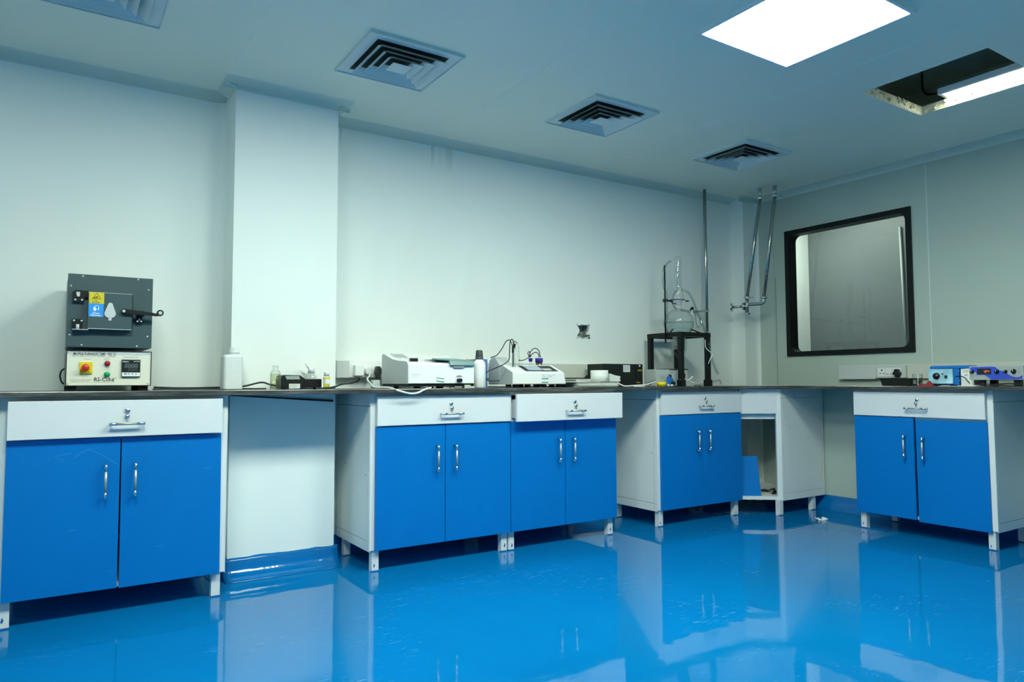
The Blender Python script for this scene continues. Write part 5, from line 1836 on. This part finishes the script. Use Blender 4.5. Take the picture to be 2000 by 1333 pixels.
# ------------------------------------------------------------------ right wing
RT = -PI / 2
T = Thing('wall_socket_board', 'pale trunking with one black plug under the window', 'trunking', (XR, at(1640, 730, x=XR).y, .945), RT)
rb, rt_ = T.px(1640, 742, -.03), T.px(1770, 715, -.03)
bx1 = T.px(1780, 730, -.03).x
MB().box(rb.x, T.px(2060, 730, -.03).x, -.022, 0, .0, 1.04 - .945).build('channel', 'beige', T, .002)
MB().box(rb.x, T.px(1710, 730, -.04).x, -.040, -.022, -.002, 1.04 - .945).build('blank_box', 'white_grey', T, .002)
a, b = T.px(1711, 738, -.04), T.px(1769, 715, -.04)
sp = MB().box(a.x, b.x, -.042, -.022, .006, 1.036 - .945).build('socket_plate', 'white_grey', T, .002)
for (p0, p1) in ((1715, 1728), (1730, 1742), (1744, 1760)):
    u0, u1 = T.px(p0, 736, -.042), T.px(p1, 720, -.042)
    MB().box(u0.x, u1.x, -.044, -.042, .018, .074).build('socket_module', 'white', sp, .001)
hl = MB()
for (hx, hy, hw_, hh_) in ((1722, 723.5, 1.2, 1.6), (1719, 730, .9, 1.2), (1725.5, 730, 1.2, .9), (1733, 731, 2.0, .6), (1740, 731, 2.0, .6)):
    u0, u1 = T.px(hx - hw_, hy + hh_, -.0445), T.px(hx + hw_, hy - hh_, -.0445)
    hl.box(u0.x, u1.x, -.0446, -.0438, u0.z, u1.z)
hl.build('pin_hole', 'ink', sp)
T = Thing('round_plug', 'black three-pin plug in the socket under the window', 'plug', (XR - .044, at(1751, 735, x=XR - .06).y, .95), RT)
a, b = T.px(1745, 736.5, -.02), T.px(1758, 721, -.02)
cxp, r_ = (a.x + b.x) / 2, (b.x - a.x) / 2
pp = MB().prism([(cxp - .006, a.z - .004), (cxp + .006, a.z - .004), (cxp + .008, a.z + .010), (cxp + r_, a.z + .016), (cxp + r_ * .95, a.z + .028), (cxp + r_ * .6, b.z - .018), (cxp + r_ * .55, b.z - .004), (cxp, b.z),
                 (cxp - r_ * .55, b.z - .004), (cxp - r_ * .6, b.z - .018), (cxp - r_ * .95, a.z + .028), (cxp - r_, a.z + .016), (cxp - .008, a.z + .010)], 'y', -.035, 0)
pp.build('plug', 'black', T, .003)

T = Thing('black_tray', 'black tapered plastic tray on the right bench under the socket', 'tray', (4.50, at(1748, 750, x=4.50).y, ZT), RT)
a, b = T.px(1720.5, 752), T.px(1777, 739)
ztr = b.z
o0, o1 = T.px(1716, 739).x, T.px(1781, 739).x
tr_ = MB()


def tr_ring(x0, x1, y0, y1, z):
    return [(x, y, z) for x, y in rrect(x0, x1, y0, y1, .010, 3)]


rings = [tr_ring(a.x, b.x, .008, .13, .001), tr_ring(o0 + .004, o1 - .004, 0, .138, ztr - .004), tr_ring(o0, o1, -.004, .142, ztr - .003), tr_ring(o0, o1, -.004, .142, ztr),
         tr_ring(o0 + .006, o1 - .006, .002, .136, ztr), tr_ring(a.x + .004, b.x - .004, .012, .126, .004)]
n = len(rings[0])
tr_.add([p for r in rings for p in r], [tuple(range(n)), tuple(5 * n + i for i in range(n))] + [(i * n + k, i * n + (k + 1) % n, (i + 1) * n + (k + 1) % n, (i + 1) * n + k) for i in range(5) for k in range(n)])
tr_.build('tray', 'tray', T)

a, b = at(1783.5, 752, x=4.50), at(1800.5, 730.5, x=4.50)
r_ = (a.y - b.y) / 2
T = Thing('glass_beaker', 'small clear glass beaker between the tray and the red cloth', 'beaker', (4.50, (a.y + b.y) / 2, ZT), RT)
hB = b.z - ZT
MB().lathe([(.0001, .001), (r_ * .92, .001), (r_, .004), (r_, hB - .004), (r_ * 1.08, hB), (r_ * 1.02, hB), (r_ * .94, hB - .006), (r_ * .94, .006), (.0001, .004)], (0, 0, 0), 28).build('beaker', 'glass', T)
gm = MB()
for zz in (.016, .024, .032):
    gm.box(-.012, .004, -r_ - .0006, -r_ + .0005, zz, zz + .0022)
gm.build('graduation_marks', 'ink_white', T)
MB().lathe([(.0001, .0045), (r_ * .9, .0062), (r_ * .9, .034), (.0001, .0342)], (0, 0, 0), 24).build('water', 'water', T)

a, b = at(1797, 752, x=4.44), at(1832, 752, x=4.44)
T = Thing('red_cloth', 'crumpled dark red cloth before the blue speed regulator', 'cloth', (4.44, (a.y + b.y) / 2, ZT), RT)
wv = (a.y - b.y) / 2
q = MB()
nx, ny = 16, 8
vs = []
for i in range(nx + 1):
    for j in range(ny + 1):
        u, v_ = i / nx, j / ny
        hgt = .038 * math.sin(PI * v_) ** .6 * max(0, math.sin(PI * min(1, u * 1.15))) ** .8 * (1 - .35 * u) * (.8 + .35 * math.sin(9 * u + 5 * v_))
        vs.append((-wv + 2 * wv * u, -.045 + .09 * v_ + .008 * math.sin(7 * u), max(0.001, hgt)))
q.add(vs, [(i * (ny + 1) + j, (i + 1) * (ny + 1) + j, (i + 1) * (ny + 1) + j + 1, i * (ny + 1) + j + 1) for i in range(nx) for j in range(ny)], 0, True)
q.build('cloth', 'cloth_red', T)

# blue speed regulator
XB = 4.46
T = Thing('speed_regulator', 'blue stirrer regulator with pale sky front panel and black dial', 'instrument', (XB, at(1814, 750, x=XB).y, ZT), RT)
a, b = T.px(1814, 750), T.px(1860, 721)
pw = b.x
fpn = MB().box(a.x, pw, 0, .012, a.z, b.z).build('front_panel', 'panel_sky', T, .001)
cb0, cb1 = T.px(1820, 752, .04).x, T.px(1876.5, 730, .04).x
ztop = T.px(1850, 714.8, .04).z
cs = MB().box(cb0 - .006 + .01, cb1, .016, .10, .006, b.z + .002)
cs.build('casing', 'box_blue', T, .003)
MB().prism([(cb0, b.z + .003), (cb0, b.z + .012), (cb0 + .008, ztop), (T.px(1899, 715, .06).x, ztop), (T.px(1899, 715, .06).x, b.z + .003)], 'y', .02, .12).build('lid', 'box_blue', T, .003)
q = T.px(1829, 735, -.001)
dl = MB().lathe([(.0001, -.014), (.015, -.014), (.018, -.010), (.020, 0)], q, 28, 0, 'y')
dl.box(q.x + .004, q.x + .014, q.y - .0152, q.y - .0138, q.z + .003, q.z + .0065, 1)
dl.build('dial', ['black', 'ink_white'], fpn)
q = T.px(1840.8, 731, -.001)
MB().lathe([(.0001, -.004), (.004, -.004), (.0055, 0)], q, 14, 0, 'y').build('indicator_lamp', 'dark_red', fpn)
u0, u1 = T.px(1845, 739.5, -.002), T.px(1849.8, 733.5, -.002)
MB().box(u0.x, u1.x, -.004, 0, u0.z, u1.z).build('rocker_switch', 'screen_dark', fpn)
print_px('lettering', 'MAGNETIC STIRRER', T, fpn, 1822, 722.6, 1850, 724.8, -.0012, 'ink_grey')
u0, u1 = T.px(1844, 749, -.001), T.px(1856.5, 746, -.001)
lettering('lettering', 'R S L', fpn, u0.x, u1.x, u0.z, u1.z, -.0012, 'ink_white')
for fx in (.01, pw - .03):
    MB().box(fx, fx + .02, .03, .08, 0, .007).build('foot', 'black', T)
sd0 = MB()
for (sx, sy) in ((1873, 725), (1874, 744.5)):
    q = T.px(sx, sy, .014)
    sd0.cyl((q.x, .014, q.z), (q.x, .0165, q.z), .0022, n=8)
sd0.build('screw', 'pale_metal', T)

XW = 4.485
a, b = at(1876.8, 750.5, x=XW), at(1894, 721, x=XW)
T = Thing('white_module', 'white boxed module standing between the two blue instruments', 'instrument', (XW, a.y, ZT), RT)
wM, hM = T.px(1902, 735).x, T.px(1880, 721).z
MB().box(.001, wM, 0, .09, .0, hM).build('casing', 'white', T, .002)
u0, u1 = T.px(1881, 728.5, 0), T.px(1892, 722.5, 0)
MB().box(u0.x, u1.x, -.001, 0, u0.z, u1.z).build('label', 'beige', T)
u0, u1 = T.px(1884, 733.9, 0), T.px(1890, 732.7, 0)
MB().box(u0.x, u1.x, -.001, 0, u0.z, u1.z).build('slot', 'ink', T)

# digital controller
XC = 4.43
T = Thing('digital_controller', 'silver and royal blue controller with glowing red digits', 'instrument', (XC, at(1894, 745, x=XC).y, ZT), RT)
a, b = T.px(1893.5, 744), T.px(1999, 716)
cw_ = b.x - a.x
z0_, z1_ = T.px(1945, 742.6).z, T.px(1945, 715.2).z
MB().box(a.x, b.x, .006, .22, z0_ + .002, z1_ - .002).build('casing', 'white_grey', T, .003)
pnl = MB().box(a.x, b.x, 0, .0065, z0_, z1_).build('front_panel', 'silver', T, .002)
fz = lambda x, y: (T.px(x, y).x, z0_ + (z1_ - z0_) * (743 - y) / 27.4)
pr_ = MB()
pr_.prism([fz(*q) for q in ((1895, 717.5), (1937, 716.6), (1944, 718), (1952, 724), (1962, 728), (1969, 732), (1976, 736), (1985, 738), (1992, 737), (1997, 734), (1997, 741.5), (1936, 742.2), (1926, 735), (1922, 733), (1908, 733), (1906, 727), (1896, 726))], 'y', -.0008, 0)
pr_.build('blue_print', 'royal', pnl)
u0, u1 = fz(1908.8, 732), fz(1935.5, 720.5)
MB().box(u0[0], u1[0], -.0016, -.0008, u0[1], u1[1]).build('display', 'screen_dark', pnl)
dg = MB()
for i, on in enumerate(('bc', 'abged', 'fgbc')):
    q = fz(1919.6 + i * 4.6, 728.3)
    seven_seg(dg, q[0], q[1], .0078, .0125, -.0018, on, .2, .12)
dg.build('digits', 'digit', pnl)
for (kx, ky, r_) in ((1899, 726.5, .0105), (1947, 727, .0115), (1964, 726.8, .0095), (1980, 726.5, .0125)):
    q = fz(kx, ky)
    kn = MB().lathe([(.0001, -.016), (r_ * .72, -.016), (r_ * .85, -.012), (r_, -.002), (r_ * 1.05, 0)], (q[0], 0, q[1]), 22, 0, 'y')
    kn.box(q[0] - .001, q[0] + .001, -.0168, -.0155, q[1], q[1] + r_ * .7, 1)
    kn.build('knob', ['black', 'ink_white'], pnl)
for i in range(4):
    q0_, q1_ = fz(1988, 724 + i * 2.4), fz(1993.5, 723.2 + i * 2.4)
    MB().box(q0_[0], q1_[0], -.0006, 0, q0_[1], q1_[1]).build('print_line', 'ink_grey', pnl)
for fx in (a.x + .045, b.x - .045):
    for fy in (.02, .17):
        MB().box(fx - .012, fx + .022, fy, fy + .03, 0, z0_ + .001).build('foot', 'black', T)
lettering('lettering', 'SPEED', pnl, fz(1909, 734)[0], fz(1920, 734)[0], fz(1909, 735.2)[1], fz(1909, 733.7)[1], -.0012, 'ink_grey')


def rb_(px, py, x):
    p = at(px, py, x=x)
    return Vector((x, p.y, max(p.z, ZT + .004)))


cable('black_lead', 'black lead arching from the blue casing down to the white sheet',
      [at(1866, 735.5, x=4.475), at(1876, 735.5, x=4.46), at(1884, 738, x=4.45), at(1889, 743.5, x=4.44), rb_(1894, 749, 4.43)], .0028, 'cable')
cable('tangled_lead', 'black cord looping on the slab below the digital controller',
      [rb_(1906, 751, 4.41), rb_(1925, 754, 4.36), rb_(1950, 753, 4.37), rb_(1975, 754, 4.36), rb_(1992, 752, 4.39), rb_(1975, 750, 4.46), rb_(1940, 751, 4.46), rb_(1915, 750, 4.45)], .003, 'cable')
p_, q_ = at(1835, 753, x=4.36), at(1910, 751, x=4.36)
s_ = MB()
s_.prism([(4.345, p_.y), (4.45, p_.y - .01), (4.43, q_.y), (4.35, q_.y + .01)], 'z', ZT + .0005, ZT + .002)
s_.prism([(4.355, q_.y + .07), (4.41, q_.y + .06), (4.40, q_.y), (4.36, q_.y + .01)], 'z', ZT + .0025, ZT + .007)
tag(s_.build('white_sheet', 'paper'), 'white sheet of paper at the slab edge before the controller', 'paper')
a, b = at(1415, 755, y=3.70), at(1560, 755, y=3.3)
tag(MB().prism([(4.28, 3.66), (4.60, 3.30), (4.68, 3.36), (4.36, 3.70)], 'z', ZT + .0005, ZT + .002).build('corner_sheet', 'paper'), 'long pale thin sheet lying in the bench corner', 'paper')  # thin pale sheet laid flat on the slab

# scrap on the floor
a = at(1606, 1016, z=0.004)
q = MB()
for i in range(9):
    c0 = Vector((a.x + random.uniform(-.03, .03), a.y + random.uniform(-.02, .02), 0.001))
    q.add([c0, c0 + Vector((random.uniform(.015, .035), random.uniform(-.02, .02), random.uniform(.002, .01))), c0 + Vector((random.uniform(-.01, .02), random.uniform(.015, .03), random.uniform(.006, .022)))], [(0, 1, 2)])
q = tag(q.build('paper_scrap', 'paper'), 'crumpled white paper scrap on the blue floor before the corner cabinet', 'paper')
